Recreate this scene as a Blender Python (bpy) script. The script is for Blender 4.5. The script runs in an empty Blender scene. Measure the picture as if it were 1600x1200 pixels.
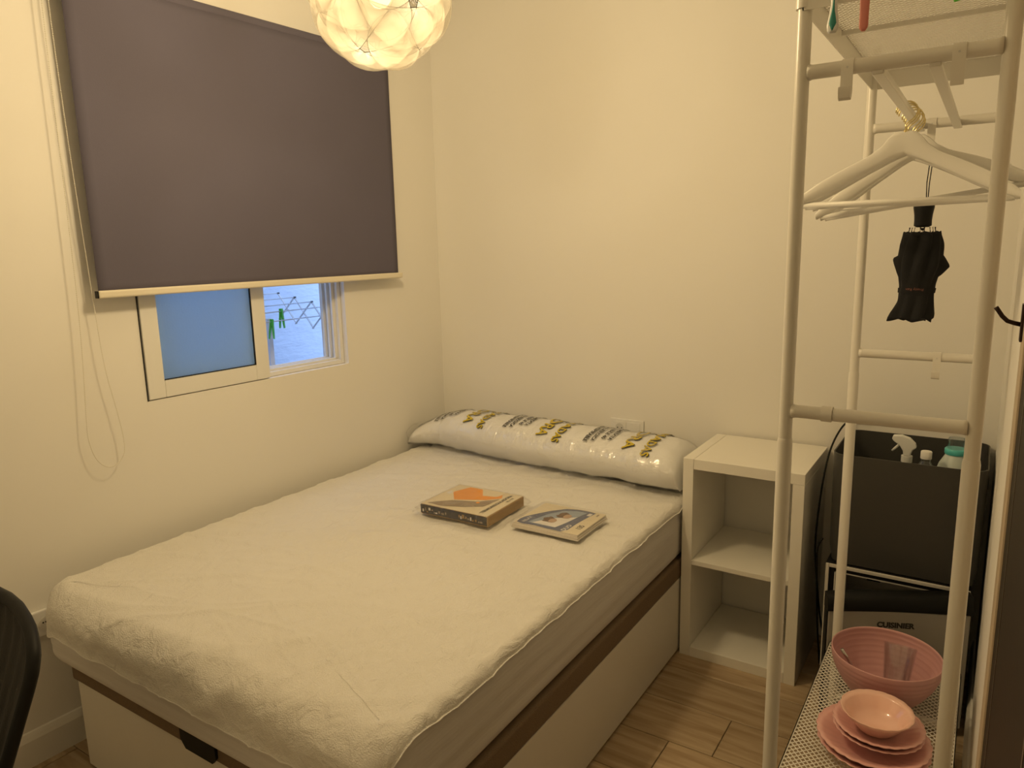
import bpy, bmesh, math, random
from mathutils import Vector, Matrix, noise

random.seed(7)
SC = bpy.context.scene
COL = SC.collection
PI = math.pi

# ------------------------------------------------------------------ camera, world, exposure
cd = bpy.data.cameras.new('camera')
cd.sensor_width = 36.0
cd.lens = 25.716
cd.clip_start = 0.02
cam = bpy.data.objects.new('camera', cd)
COL.objects.link(cam)
Rt = [[0.8382652538661678, -0.5390484168208821, -0.08208634772963053],
      [0.5447765904397693, 0.8216178045017926, 0.16781731089036708],
      [-0.023018050949400397, -0.18539414135445256, 0.9823946160692942]]
right = Vector([r[0] for r in Rt]); fwd = Vector([r[1] for r in Rt]); up = Vector([r[2] for r in Rt])
M3 = Matrix((right, up, -fwd)).transposed()
cam.matrix_world = Matrix.Translation((2.29466, -2.86440, 1.53465)) @ M3.to_4x4()
SC.camera = cam

world = bpy.data.worlds.new('world')
SC.world = world
world.use_nodes = True
bg = world.node_tree.nodes['Background']
bg.inputs[0].default_value = (0.47, 0.62, 0.93, 1)
bg.inputs[1].default_value = 2.55

SC.view_settings.view_transform = 'Standard'
SC.view_settings.look = 'None'
SC.view_settings.gamma = 1.0
SC.view_settings.use_curve_mapping = False
SC.view_settings.exposure = 0.0

LAMP_W = 178.0
LAMP_COL = (1.0, 0.815, 0.525)
LAMP_POS = Vector((0.97, -1.40, 2.155))
LAMP_R = 0.168

# ------------------------------------------------------------------ materials
def nt(name):
    m = bpy.data.materials.new(name)
    m.use_nodes = True
    t = m.node_tree
    return m, t, t.nodes, t.links, t.nodes['Principled BSDF']

def mat(name, col, rough=0.5, metal=0.0, spec=0.5, var=0.0, scale=20.0, bump=0.0, bscale=60.0, coat=0.0, stretch=None, sheen=0.0):
    m, t, N, L, b = nt(name)
    b.inputs['Base Color'].default_value = (*col, 1)
    b.inputs['Roughness'].default_value = rough
    b.inputs['Metallic'].default_value = metal
    b.inputs['Specular IOR Level'].default_value = spec
    if coat: b.inputs['Coat Weight'].default_value = coat
    if sheen: b.inputs['Sheen Weight'].default_value = sheen
    tc = N.new('ShaderNodeTexCoord')
    src = tc.outputs['Object']
    if stretch:
        mp = N.new('ShaderNodeMapping'); mp.inputs['Scale'].default_value = stretch
        L.new(src, mp.inputs['Vector']); src = mp.outputs['Vector']
    if var:
        n = N.new('ShaderNodeTexNoise'); n.inputs['Scale'].default_value = scale; n.inputs['Detail'].default_value = 5
        L.new(src, n.inputs['Vector'])
        r = N.new('ShaderNodeMix'); r.data_type = 'RGBA'
        r.inputs[6].default_value = (*[max(0, c * (1 - var)) for c in col], 1)
        r.inputs[7].default_value = (*[min(1, c * (1 + var)) for c in col], 1)
        L.new(n.outputs['Fac'], r.inputs[0]); L.new(r.outputs[2], b.inputs['Base Color'])
    if bump:
        n2 = N.new('ShaderNodeTexNoise'); n2.inputs['Scale'].default_value = bscale; n2.inputs['Detail'].default_value = 4
        L.new(src, n2.inputs['Vector'])
        bp = N.new('ShaderNodeBump'); bp.inputs['Strength'].default_value = bump; bp.inputs['Distance'].default_value = 0.01
        L.new(n2.outputs['Fac'], bp.inputs['Height']); L.new(bp.outputs['Normal'], b.inputs['Normal'])
    return m

def plastic_film(name, gloss=0.10, rough=0.09, bump=0.5, bscale=22.0, tint=(1, 1, 1)):
    m, t, N, L, b = nt(name)
    N.remove(b)
    out = N['Material Output']
    tr = N.new('ShaderNodeBsdfTransparent'); tr.inputs[0].default_value = (*tint, 1)
    gl = N.new('ShaderNodeBsdfGlossy'); gl.inputs['Roughness'].default_value = rough
    gl.inputs['Color'].default_value = (1, 1, 1, 1)
    lw = N.new('ShaderNodeLayerWeight'); lw.inputs['Blend'].default_value = 0.22
    ma = N.new('ShaderNodeMath'); ma.operation = 'MULTIPLY_ADD'; ma.inputs[1].default_value = 0.35; ma.inputs[2].default_value = gloss
    L.new(lw.outputs['Fresnel'], ma.inputs[0])
    mx = N.new('ShaderNodeMixShader')
    L.new(ma.outputs[0], mx.inputs[0]); L.new(tr.outputs[0], mx.inputs[1]); L.new(gl.outputs[0], mx.inputs[2])
    tc = N.new('ShaderNodeTexCoord')
    n = N.new('ShaderNodeTexNoise'); n.inputs['Scale'].default_value = bscale; n.inputs['Detail'].default_value = 4; n.inputs['Distortion'].default_value = 1.2
    L.new(tc.outputs['Object'], n.inputs['Vector'])
    bp = N.new('ShaderNodeBump'); bp.inputs['Strength'].default_value = bump; bp.inputs['Distance'].default_value = 0.02
    L.new(n.outputs['Fac'], bp.inputs['Height'])
    L.new(bp.outputs['Normal'], gl.inputs['Normal']); L.new(bp.outputs['Normal'], lw.inputs['Normal'])
    L.new(mx.outputs[0], out.inputs['Surface'])
    return m

def foil_mat(name):
    # thin white lamp foil: lets part of the bulb's light straight through and scatters a little of it
    m, t, N, L, b = nt(name)
    N.remove(b)
    out = N['Material Output']
    tr = N.new('ShaderNodeBsdfTransparent'); tr.inputs[0].default_value = (0.55, 0.53, 0.49, 1)
    tl = N.new('ShaderNodeBsdfTranslucent'); tl.inputs[0].default_value = (0.0150, 0.0136, 0.0108, 1)
    df = N.new('ShaderNodeBsdfDiffuse'); df.inputs[0].default_value = (0.006, 0.0058, 0.0055, 1)
    a1 = N.new('ShaderNodeAddShader'); a2 = N.new('ShaderNodeAddShader')
    L.new(tr.outputs[0], a1.inputs[0]); L.new(tl.outputs[0], a1.inputs[1])
    L.new(a1.outputs[0], a2.inputs[0]); L.new(df.outputs[0], a2.inputs[1])
    L.new(a2.outputs[0], out.inputs['Surface'])
    return m

def emit_mat(name, col, s):
    m, t, N, L, b = nt(name)
    b.inputs['Base Color'].default_value = (*col, 1)
    b.inputs['Emission Color'].default_value = (*col, 1)
    b.inputs['Emission Strength'].default_value = s
    return m

def frost_mat(name):
    m, t, N, L, b = nt(name)
    N.remove(b)
    out = N['Material Output']
    tl = N.new('ShaderNodeBsdfTranslucent'); tl.inputs[0].default_value = (0.80, 0.90, 0.94, 1)
    gl = N.new('ShaderNodeBsdfGlossy'); gl.inputs['Roughness'].default_value = 0.28; gl.inputs[0].default_value = (0.9, 0.95, 1, 1)
    mx = N.new('ShaderNodeMixShader'); mx.inputs[0].default_value = 0.06
    L.new(tl.outputs[0], mx.inputs[1]); L.new(gl.outputs[0], mx.inputs[2])
    tc = N.new('ShaderNodeTexCoord')
    n = N.new('ShaderNodeTexNoise'); n.inputs['Scale'].default_value = 160
    L.new(tc.outputs['Object'], n.inputs['Vector'])
    bp = N.new('ShaderNodeBump'); bp.inputs['Strength'].default_value = 0.35; bp.inputs['Distance'].default_value = 0.004
    L.new(n.outputs['Fac'], bp.inputs['Height']); L.new(bp.outputs['Normal'], tl.inputs['Normal']); L.new(bp.outputs['Normal'], gl.inputs['Normal'])
    L.new(mx.outputs[0], out.inputs['Surface'])
    return m

def glass_mat(name, tint=(0.97, 0.97, 0.97), gloss=0.06):
    return plastic_film(name, gloss=gloss, rough=0.03, bump=0.0, tint=tint)

def wood_floor_mat():
    m, t, N, L, b = nt('wood_look_plank')
    b.inputs['Roughness'].default_value = 0.42
    tc = N.new('ShaderNodeTexCoord')
    oi = N.new('ShaderNodeObjectInfo')
    mp = N.new('ShaderNodeMapping'); mp.inputs['Scale'].default_value = (1.6, 16, 4)
    ad = N.new('ShaderNodeVectorMath'); ad.operation = 'ADD'
    sc = N.new('ShaderNodeVectorMath'); sc.operation = 'SCALE'; sc.inputs[3].default_value = 13.0
    cb = N.new('ShaderNodeCombineXYZ')
    L.new(oi.outputs['Random'], cb.inputs[0]); L.new(oi.outputs['Random'], cb.inputs[1])
    L.new(cb.outputs[0], sc.inputs[0])
    L.new(tc.outputs['Object'], ad.inputs[0]); L.new(sc.outputs[0], ad.inputs[1])
    L.new(ad.outputs[0], mp.inputs['Vector'])
    n = N.new('ShaderNodeTexNoise'); n.inputs['Scale'].default_value = 2.2; n.inputs['Detail'].default_value = 8; n.inputs['Distortion'].default_value = 0.6
    L.new(mp.outputs['Vector'], n.inputs['Vector'])
    cr = N.new('ShaderNodeValToRGB')
    cr.color_ramp.elements[0].position = 0.3; cr.color_ramp.elements[0].color = (0.34, 0.235, 0.135, 1)
    cr.color_ramp.elements[1].position = 0.7; cr.color_ramp.elements[1].color = (0.56, 0.43, 0.28, 1)
    L.new(n.outputs['Fac'], cr.inputs[0])
    hv = N.new('ShaderNodeHueSaturation')
    mr = N.new('ShaderNodeMapRange'); mr.inputs[3].default_value = 0.85; mr.inputs[4].default_value = 1.12
    L.new(oi.outputs['Random'], mr.inputs[0]); L.new(mr.outputs[0], hv.inputs['Value'])
    L.new(cr.outputs[0], hv.inputs['Color']); L.new(hv.outputs[0], b.inputs['Base Color'])
    bp = N.new('ShaderNodeBump'); bp.inputs['Strength'].default_value = 0.12; bp.inputs['Distance'].default_value = 0.004
    L.new(n.outputs['Fac'], bp.inputs['Height']); L.new(bp.outputs['Normal'], b.inputs['Normal'])
    return m

def terry_mat():
    m, t, N, L, b = nt('terry_towelling')
    b.inputs['Base Color'].default_value = (0.80, 0.775, 0.72, 1)
    b.inputs['Roughness'].default_value = 0.95
    b.inputs['Specular IOR Level'].default_value = 0.1
    b.inputs['Sheen Weight'].default_value = 0.25
    tc = N.new('ShaderNodeTexCoord')
    n1 = N.new('ShaderNodeTexNoise'); n1.inputs['Scale'].default_value = 330; n1.inputs['Detail'].default_value = 2
    n2 = N.new('ShaderNodeTexNoise'); n2.inputs['Scale'].default_value = 26; n2.inputs['Detail'].default_value = 7; n2.inputs['Distortion'].default_value = 0.8
    mp = N.new('ShaderNodeMapping'); mp.inputs['Scale'].default_value = (1.0, 0.55, 1); mp.inputs['Rotation'].default_value = (0, 0, 0.5)
    L.new(tc.outputs['Object'], mp.inputs['Vector'])
    L.new(tc.outputs['Object'], n1.inputs['Vector']); L.new(mp.outputs[0], n2.inputs['Vector'])
    b1 = N.new('ShaderNodeBump'); b1.inputs['Strength'].default_value = 0.6; b1.inputs['Distance'].default_value = 0.004
    b2 = N.new('ShaderNodeBump'); b2.inputs['Strength'].default_value = 0.75; b2.inputs['Distance'].default_value = 0.012
    L.new(n1.outputs['Fac'], b1.inputs['Height']); L.new(n2.outputs['Fac'], b2.inputs['Height'])
    L.new(b2.outputs['Normal'], b1.inputs['Normal']); L.new(b1.outputs['Normal'], b.inputs['Normal'])
    return m

M = {}
M['wall'] = mat('white_wall_paint', (0.86, 0.84, 0.79), 0.75, var=0.02, scale=3, bump=0.06, bscale=9)
M['ceiling'] = mat('ceiling_paint', (0.86, 0.85, 0.82), 0.85, bump=0.05, bscale=30)
M['trim'] = mat('trim_paint', (0.82, 0.80, 0.75), 0.4, var=0.02, bump=0.02, bscale=20)
M['grout'] = mat('dark_joint', (0.14, 0.10, 0.06), 0.8, var=0.1)
M['plank'] = wood_floor_mat()
M['frame_alu'] = mat('white_lacquered_aluminium', (0.84, 0.83, 0.79), 0.35, bump=0.01, bscale=40)
M['gasket'] = mat('black_rubber_gasket', (0.012, 0.012, 0.013), 0.6, var=0.1)
M['frost'] = frost_mat('frosted_glass')
M['blue_stucco'] = mat('blue_white_stucco', (0.66, 0.76, 0.92), 0.9, var=0.05, scale=4, bump=0.7, bscale=13, stretch=(1, 1, 3.2))
M['patio'] = mat('patio_tile', (0.17, 0.18, 0.2), 0.8, var=0.25, scale=9)
M['blind'] = mat('taupe_blackout_fabric', (0.128, 0.117, 0.160), 0.85, var=0.04, scale=6, bump=0.05, bscale=300, spec=0.25)
M['blind_bar'] = mat('cream_bar', (0.80, 0.74, 0.60), 0.4, bump=0.01)
M['bead'] = mat('cream_bead', (0.82, 0.79, 0.70), 0.4, var=0.02)
M['foil'] = foil_mat('lamp_foil')
M['rim_shade'] = mat('foil_edge_shade', (0.006, 0.005, 0.003), 0.8, spec=0.0, var=0.05)  # foil edges coloured near-black to paint the shadow lines between petals
M['bulb'] = emit_mat('lit_bulb', (1.0, 0.84, 0.55), 6.0)
M['white_plastic'] = mat('white_plastic', (0.82, 0.81, 0.78), 0.35, bump=0.01)
M['bedpanel'] = mat('white_melamine', (0.78, 0.75, 0.68), 0.5, var=0.02, scale=8, bump=0.02)
M['bedslab'] = mat('brown_mesh_fabric', (0.20, 0.14, 0.085), 0.9, var=0.15, scale=220, bump=0.3, bscale=400)
M['black'] = mat('black_plastic', (0.008, 0.008, 0.008), 0.55, spec=0.25, var=0.1, bump=0.02)
M['blackcloth'] = mat('black_nylon', (0.010, 0.010, 0.011), 0.75, var=0.2, bump=0.1, bscale=120, spec=0.3)
M['terry'] = terry_mat()
M['jersey'] = mat('white_jersey', (0.70, 0.675, 0.65), 0.9, var=0.02, scale=30, bump=0.12, bscale=40, stretch=(0.3, 0.3, 3), spec=0.15)
M['pillow'] = mat('white_pillow_cotton', (0.88, 0.875, 0.86), 0.9, var=0.01, bump=0.15, bscale=18, spec=0.1)
M['film'] = plastic_film('clear_bag_film', gloss=0.13, rough=0.075, bump=0.35, bscale=28)
M['film2'] = plastic_film('clear_box_film', gloss=0.07, rough=0.07, bump=0.5, bscale=45)
M['ink_yellow'] = mat('yellow_ink', (0.62, 0.48, 0.03), 0.4, var=0.1)
M['ink_black'] = mat('black_ink', (0.02, 0.018, 0.015), 0.4, var=0.1)
M['kraft'] = mat('kraft_card', (0.36, 0.22, 0.075), 0.7, var=0.1, bump=0.05)
M['darkcard'] = mat('dark_print', (0.035, 0.030, 0.026), 0.5, var=0.5, scale=60)
M['creamcard'] = mat('cream_card', (0.72, 0.64, 0.48), 0.5, var=0.03)
M['orange'] = mat('orange_print', (0.80, 0.34, 0.06), 0.5, var=0.12, scale=14)
M['greyprint'] = mat('grey_print', (0.30, 0.24, 0.18), 0.5, var=0.3, scale=25)
M['bluecard'] = mat('blue_print', (0.105, 0.125, 0.22), 0.45, var=0.12, scale=20)
M['skyprint'] = mat('pale_blue_print', (0.30, 0.36, 0.45), 0.45, var=0.2, scale=25)
M['skinprint'] = mat('skin_print', (0.50, 0.34, 0.24), 0.5, var=0.15, scale=30)
M['hairprint'] = mat('hair_print', (0.15, 0.085, 0.05), 0.5, var=0.3, scale=60)
M['whiteprint'] = mat('white_print', (0.75, 0.72, 0.70), 0.5, var=0.05, scale=40)
M['linen'] = mat('folded_white_textile', (0.80, 0.74, 0.66), 0.8, var=0.03, bump=0.1, bscale=60)
M['shelfwood'] = mat('white_foil_board', (0.88, 0.855, 0.78), 0.38, var=0.01, bump=0.01)
M['rack'] = mat('white_powder_coat', (0.80, 0.77, 0.70), 0.28, bump=0.015, bscale=90)
M['hanger'] = mat('white_painted_wood', (0.86, 0.84, 0.79), 0.4, var=0.02, bump=0.04, bscale=25)
M['gold'] = mat('gold_wire', (0.80, 0.68, 0.36), 0.22, metal=1.0, bump=0.01)
M['teal'] = mat('teal_plastic', (0.03, 0.26, 0.22), 0.4, var=0.05)
M['softwhite'] = mat('translucent_white_plastic', (0.75, 0.76, 0.74), 0.35, var=0.02)
M['pinkplastic'] = mat('salmon_plastic', (0.72, 0.25, 0.21), 0.45, var=0.05)
M['strapprint'] = mat('brown_print', (0.20, 0.07, 0.045), 0.5, var=0.1)
M['green'] = mat('green_plastic', (0.10, 0.62, 0.03), 0.4, var=0.05)
M['pink'] = mat('dusty_pink_bowl_plastic', (0.60, 0.33, 0.33), 0.5, var=0.03, bump=0.02)
M['pinkceramic'] = mat('pink_glazed_ceramic', (0.80, 0.44, 0.41), 0.18, var=0.03, scale=8, coat=0.4)
M['palepink'] = mat('pale_pink_glaze', (0.90, 0.56, 0.46), 0.15, var=0.03, scale=8, coat=0.5)
M['glass'] = glass_mat('clear_glass', (0.93, 0.93, 0.93), 0.06)
M['chrome'] = mat('chrome_steel', (0.62, 0.60, 0.58), 0.15, metal=1.0, bump=0.01)
M['bin'] = mat('charcoal_plastic_bin', (0.050, 0.048, 0.043), 0.5, var=0.06, scale=6, bump=0.03, bscale=80)
M['silver'] = mat('silver_painted_steel', (0.40, 0.38, 0.35), 0.42, metal=0.35, var=0.03, stretch=(1, 1, 8), bump=0.01)
M['liner'] = mat('grey_fridge_liner', (0.66, 0.65, 0.62), 0.45, var=0.03)
M['lighttrim'] = mat('pale_grey_trim', (0.66, 0.63, 0.58), 0.4, var=0.02)
M['tealring'] = mat('aqua_plastic', (0.10, 0.55, 0.55), 0.35, var=0.03)
M['milky'] = mat('milky_plastic', (0.60, 0.68, 0.66), 0.3, var=0.03)
M['bottle'] = glass_mat('clear_pet', (0.80, 0.83, 0.85), 0.06)
M['doorwood'] = mat('dark_wenge_veneer', (0.020, 0.012, 0.007), 0.55, spec=0.2, var=0.55, scale=6, stretch=(1, 2.5, 26), bump=0.06, bscale=12)
M['doorline'] = mat('inlay_strip', (0.085, 0.062, 0.042), 0.35, var=0.1)
M['casing'] = mat('beige_door_casing', (0.52, 0.42, 0.30), 0.5, var=0.05, scale=6, stretch=(1, 1, 0.2))
M['hookmetal'] = mat('dark_bronze_hook', (0.035, 0.018, 0.014), 0.35, metal=0.6, var=0.1)
M['chairmesh'] = mat('black_chair_fabric', (0.012, 0.011, 0.010), 0.7, var=0.3, scale=80, bump=0.1, bscale=200)
M['steel'] = mat('white_wire', (0.86, 0.88, 0.92), 0.35, var=0.05)

# ------------------------------------------------------------------ mesh helpers
class MB:
    def __init__(s): s.v = []; s.f = []; s.mi = []
    def add(s, vs, fs):
        o = len(s.v); s.v += [tuple(v) for v in vs]; s.f += [tuple(i + o for i in f) for f in fs]; return s
    def box(s, a, b, bev=0.0, seg=2, mtx=None):
        bm = bmesh.new()
        bmesh.ops.create_cube(bm, size=1.0)
        for v in bm.verts:
            v.co = Vector([(a[i] + b[i]) / 2 + v.co[i] * abs(b[i] - a[i]) for i in range(3)])
        if bev:
            bmesh.ops.bevel(bm, geom=bm.edges[:], offset=bev, segments=seg, affect='EDGES', profile=0.5)
        if mtx is not None: bm.transform(mtx)
        bm.verts.index_update()
        s.add([v.co for v in bm.verts], [[v.index for v in f.verts] for f in bm.faces]); bm.free(); return s
    def tube(s, pts, r, seg=10, closed=False, cap=True):
        pts = [Vector(p) for p in pts]; n = len(pts)
        rs = r if isinstance(r, (list, tuple)) else [r] * n
        T = []
        for i in range(n):
            a = pts[(i - 1) % n] if (closed or i > 0) else pts[i]
            b = pts[(i + 1) % n] if (closed or i < n - 1) else pts[i]
            d = (b - a); T.append(d.normalized() if d.length > 1e-9 else Vector((0, 0, 1)))
        ref = Vector((0, 0, 1)) if abs(T[0].z) < 0.9 else Vector((1, 0, 0))
        u = T[0].cross(ref).normalized(); vs = []
        for i in range(n):
            u = (u - T[i] * u.dot(T[i])).normalized(); w = T[i].cross(u)
            for k in range(seg):
                a = 2 * PI * k / seg; vs.append(pts[i] + (u * math.cos(a) + w * math.sin(a)) * rs[i])
        fs = []
        for i in range(n if closed else n - 1):
            j = (i + 1) % n
            for k in range(seg):
                l = (k + 1) % seg; fs.append((i * seg + k, i * seg + l, j * seg + l, j * seg + k))
        if cap and not closed:
            fs.append(tuple(range(seg - 1, -1, -1))); fs.append(tuple((n - 1) * seg + k for k in range(seg)))
        return s.add(vs, fs)
    def lathe(s, prof, c=(0, 0, 0), seg=48, rmod=None, zmod=None):
        vs = []; n = len(prof)
        for (r, z) in prof:
            for k in range(seg):
                a = 2 * PI * k / seg
                rr = r * (rmod(a, r, z) if rmod else 1); zz = z + (zmod(a, r, z) if zmod else 0)
                vs.append((c[0] + rr * math.cos(a), c[1] + rr * math.sin(a), c[2] + zz))
        fs = []
        for i in range(n - 1):
            for k in range(seg):
                l = (k + 1) % seg; fs.append((i * seg + k, i * seg + l, (i + 1) * seg + l, (i + 1) * seg + k))
        return s.add(vs, fs)
    def grid(s, fn, nu, nv, closeu=False):
        vs = [fn(i / nu, j / nv) for j in range(nv + 1) for i in range(nu + (0 if closeu else 1))]
        w = nu if closeu else nu + 1; fs = []
        for j in range(nv):
            for i in range(nu):
                i2 = (i + 1) % w; fs.append((j * w + i, j * w + i2, (j + 1) * w + i2, (j + 1) * w + i))
        return s.add(vs, fs)
    def prism(s, outline, axis, a, b):
        # outline: list of 2-d points, extruded along axis from a to b
        n = len(outline); vs = []
        for h in (a, b):
            for p in outline:
                q = list(p); q.insert(axis, h); vs.append(q)
        fs = [tuple(range(n - 1, -1, -1)), tuple(range(n, 2 * n))]
        for i in range(n):
            j = (i + 1) % n; fs.append((i, j, n + j, n + i))
        return s.add(vs, fs)
    def build(s, name, m, parent=None, smooth=False, angle=None):
        me = bpy.data.meshes.new(name); me.from_pydata(s.v, [], s.f)
        bm = bmesh.new(); bm.from_mesh(me); bmesh.ops.recalc_face_normals(bm, faces=bm.faces[:]); bm.to_mesh(me); bm.free()
        me.materials.append(M[m] if isinstance(m, str) else m)
        if smooth:
            for p in me.polygons: p.use_smooth = True
            if angle:
                me.set_sharp_from_angle(angle=math.radians(angle))
        me.update()
        o = bpy.data.objects.new(name, me); COL.objects.link(o)
        if parent: o.parent = parent
        return o

def tag(o, label=None, cat=None, group=None, kind=None):
    if label: o['label'] = label
    if cat: o['category'] = cat
    if group: o['group'] = group
    if kind: o['kind'] = kind
    return o

def empty(name, loc=(0, 0, 0), rz=0.0, label=None, cat=None, group=None, kind=None):
    o = bpy.data.objects.new(name, None); COL.objects.link(o)
    o.empty_display_size = 0.05; o.location = loc; o.rotation_euler = (0, 0, rz)
    return tag(o, label, cat, group, kind)

def text_mesh(s, size=1.0, bold=0.0, sub=0):
    cu = bpy.data.curves.new('t', 'FONT'); cu.body = s; cu.size = size; cu.offset = bold
    cu.resolution_u = 3
    o = bpy.data.objects.new('t', cu); COL.objects.link(o)
    bpy.context.view_layer.update()
    dg = bpy.context.evaluated_depsgraph_get()
    me = bpy.data.meshes.new_from_object(o.evaluated_get(dg))
    bpy.data.objects.remove(o); bpy.data.curves.remove(cu)
    bm = bmesh.new(); bm.from_mesh(me); bpy.data.meshes.remove(me)
    bmesh.ops.triangulate(bm, faces=bm.faces[:])
    for k in range(sub):
        es = [e for e in bm.edges if e.calc_length() > size * 0.25]
        if es: bmesh.ops.subdivide_edges(bm, edges=es, cuts=1); bmesh.ops.triangulate(bm, faces=bm.faces[:])
    bm.verts.index_update()
    vs = [v.co.copy() for v in bm.verts]; fs = [[v.index for v in f.verts] for f in bm.faces]
    bm.free(); return vs, fs

def text_obj(name, s, size, m, fn, parent, bold=0.0, sub=1):
    """fn maps a text-plane point (x, y) to a 3-d point"""
    vs, fs = text_mesh(s, size, bold, sub)
    b = MB(); b.add([fn(v.x, v.y) for v in vs], fs)
    me = bpy.data.meshes.new(name); me.from_pydata(b.v, [], b.f); me.materials.append(M[m])
    o = bpy.data.objects.new(name, me); COL.objects.link(o); o.parent = parent
    return o

def fbm(x, y, z=0.0, o=3):
    return noise.fractal(Vector((x, y, z)), 1.0, 2.0, o)

# ------------------------------------------------------------------ room shell
XR, YF, ZC = 2.35, -3.12, 2.70
LW = -0.03          # the window wall is turned a little out of square
fl = empty('floor', kind='structure')
b = MB().box((-0.25, YF - 0.1, -0.06), (XR + 0.1, 0.1, -0.004)); b.build('screed', 'grout', fl)
PW, PL = 0.20, 1.20
plank_cache = {}
row = 0
y = 0.1
ys = [(-0.101 - 0.2 * (k - 1), -0.101 - 0.2 * k) for k in range(0, 16)]
for k, (ya, yb) in enumerate(ys):
    ya = min(ya, 0.0); yb = max(yb, YF)
    if ya - yb < 0.02: continue
    off = {0: 0.0, 1: 0.74, 2: 0.18, 3: 1.10, 4: 0.62, 5: 0.483, 6: 0.75}.get(k, (k * 0.37) % 1.2)
    x = -0.12 - PL + (off % PL)
    while x < XR:
        xa, xb = max(x, -0.12), min(x + PL, XR)
        if xb - xa > 0.03:
            key = (round(xb - xa, 3), round(ya - yb, 3))
            if key not in plank_cache:
                mb = MB().box((0, 0, -0.010), (xb - xa - 0.003, ya - yb - 0.003, 0.0), 0.0012, 1)
                o = mb.build('plank', 'plank', fl); plank_cache[key] = o.data
            else:
                o = bpy.data.objects.new('plank', plank_cache[key]); COL.objects.link(o); o.parent = fl
            o.location = (xa + 0.0015, yb + 0.0015, 0)
        x += PL

tag(MB().box((-0.3, YF - 0.1, ZC), (XR + 0.1, 0.1, ZC + 0.08)).build('ceiling', 'ceiling'), kind='structure')
tag(MB().box((-0.3, 0, -0.05), (XR + 0.1, 0.1, ZC)).build('wall_back', 'wall'), kind='structure')
tag(MB().box((XR, YF, -0.05), (XR + 0.1, 0, ZC)).build('wall_right', 'wall'), kind='structure')
tag(MB().box((-0.3, YF - 0.1, -0.05), (XR + 0.1, YF, ZC)).build('wall_rear', 'wall'), kind='structure')
# window wall with its opening (local frame x=0 plane, turned by LW)
WY0, WY1, WZ0, WZ1 = -1.523, -0.626, 1.050, 2.26
wl = MB()
T = 0.16
for (ya, yb, za, zb) in ((-3.2, WY0, -0.05, ZC), (WY1, 0.0, -0.05, ZC), (WY0, WY1, -0.05, WZ0), (WY0, WY1, WZ1, ZC)):
    wl.box((-T, ya, za), (0, yb, zb))
o = wl.build('wall_left', 'wall'); o.rotation_euler.z = LW; tag(o, kind='structure')

def skirting(name, pts_fn, length_axis):
    pass
prof = [(0.0, 0.0), (0.014, 0.0), (0.014, 0.085), (0.010, 0.098), (0.006, 0.108), (0.0, 0.110)]
o = MB().prism([(x, z) for x, z in prof], 1, -3.1, -0.01).build('baseboard_left', 'trim'); o.rotation_euler.z = LW; tag(o, kind='structure')
o = MB().prism([(XR - x, z * 1.2) for x, z in prof], 1, -1.455, -0.001).build('baseboard_right', 'trim'); tag(o, kind='structure')

# ---- window_1 : sliding aluminium window
win = empty('window_1', rz=LW, kind='structure')
def frame_rect(mb, ya, yb, za, zb, w, x0, x1, bev=0.002, wz=None):
    wz = wz or w
    mb.box((x0, ya, za), (x1, ya + w, zb), bev); mb.box((x0, yb - w, za), (x1, yb, zb), bev)
    mb.box((x0, ya + w, za), (x1, yb - w, za + wz), bev); mb.box((x0, ya + w, zb - wz), (x1, yb - w, zb), bev)
fm = MB(); frame_rect(fm, WY0 + 0.001, WY1 - 0.001, WZ0 + 0.001, WZ1 - 0.001, 0.018, -0.125, -0.025); fm.build('frame', 'frame_alu', win)
# track rails on the exposed side
tk = MB()
for x0 in (-0.115, -0.085, -0.055):
    tk.box((x0, WY1 - 0.034, WZ0 + 0.02), (x0 + 0.012, WY1 - 0.019, WZ1 - 0.02), 0.001)
    tk.box((x0, WY0 + 0.02, WZ0 + 0.019), (x0 + 0.012, WY1 - 0.02, WZ0 + 0.028), 0.001)
tk.build('track', 'frame_alu', win)
sx = []
sa = MB(); frame_rect(sa, -1.520, -1.034, WZ0 + 0.003, WZ1 - 0.02, 0.060, -0.030, 0.004, 0.003); sash = sa.build('sash', 'frame_alu', win)
g = MB(); g.box((-0.003, -1.0960, WZ0 + 0.0625), (0.0045, -1.0935, WZ1 - 0.0795)); g.box((-0.003, -1.4605, WZ0 + 0.0625), (0.0045, -1.0935, WZ0 + 0.0652)); g.build('gasket', 'gasket', sash)
MB().box((-0.010, -1.459, WZ0 + 0.063), (-0.004, -1.095, WZ1 - 0.08)).build('pane', 'frost', sash)
MB().box((-0.002, WY0 - 0.0028, WZ0), (0.0035, WY0 - 0.0002, WZ1)).build('joint_seal', 'gasket', win)
sa = MB(); frame_rect(sa, -1.522 + 0.03, -1.06, WZ0 + 0.03, WZ1 - 0.02, 0.05, -0.105, -0.075); s2 = sa.build('sash', 'frame_alu', win)
MB().box((-0.093, -1.445, WZ0 + 0.078), (-0.088, -1.108, WZ1 - 0.068)).build('pane', 'glass', s2)

# ---- light well outside
tag(MB().box((-1.16, -3.2, -1.2), (-1.05, 1.6, 2.9)).build('wall_outside', 'blue_stucco'), kind='structure')
tag(MB().box((-1.05, 1.3, -1.2), (-0.2, 1.42, 2.9)).build('wall_outside_end', 'blue_stucco'), kind='structure')
tag(MB().box((-1.05, -3.2, -1.2), (-0.3, -3.1, 2.9)).build('wall_outside_far', 'blue_stucco'), kind='structure')
tag(MB().box((-1.05, -3.2, 0.25), (-0.22, 1.3, 0.32)).build('ground', 'patio'), kind='structure')

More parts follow.
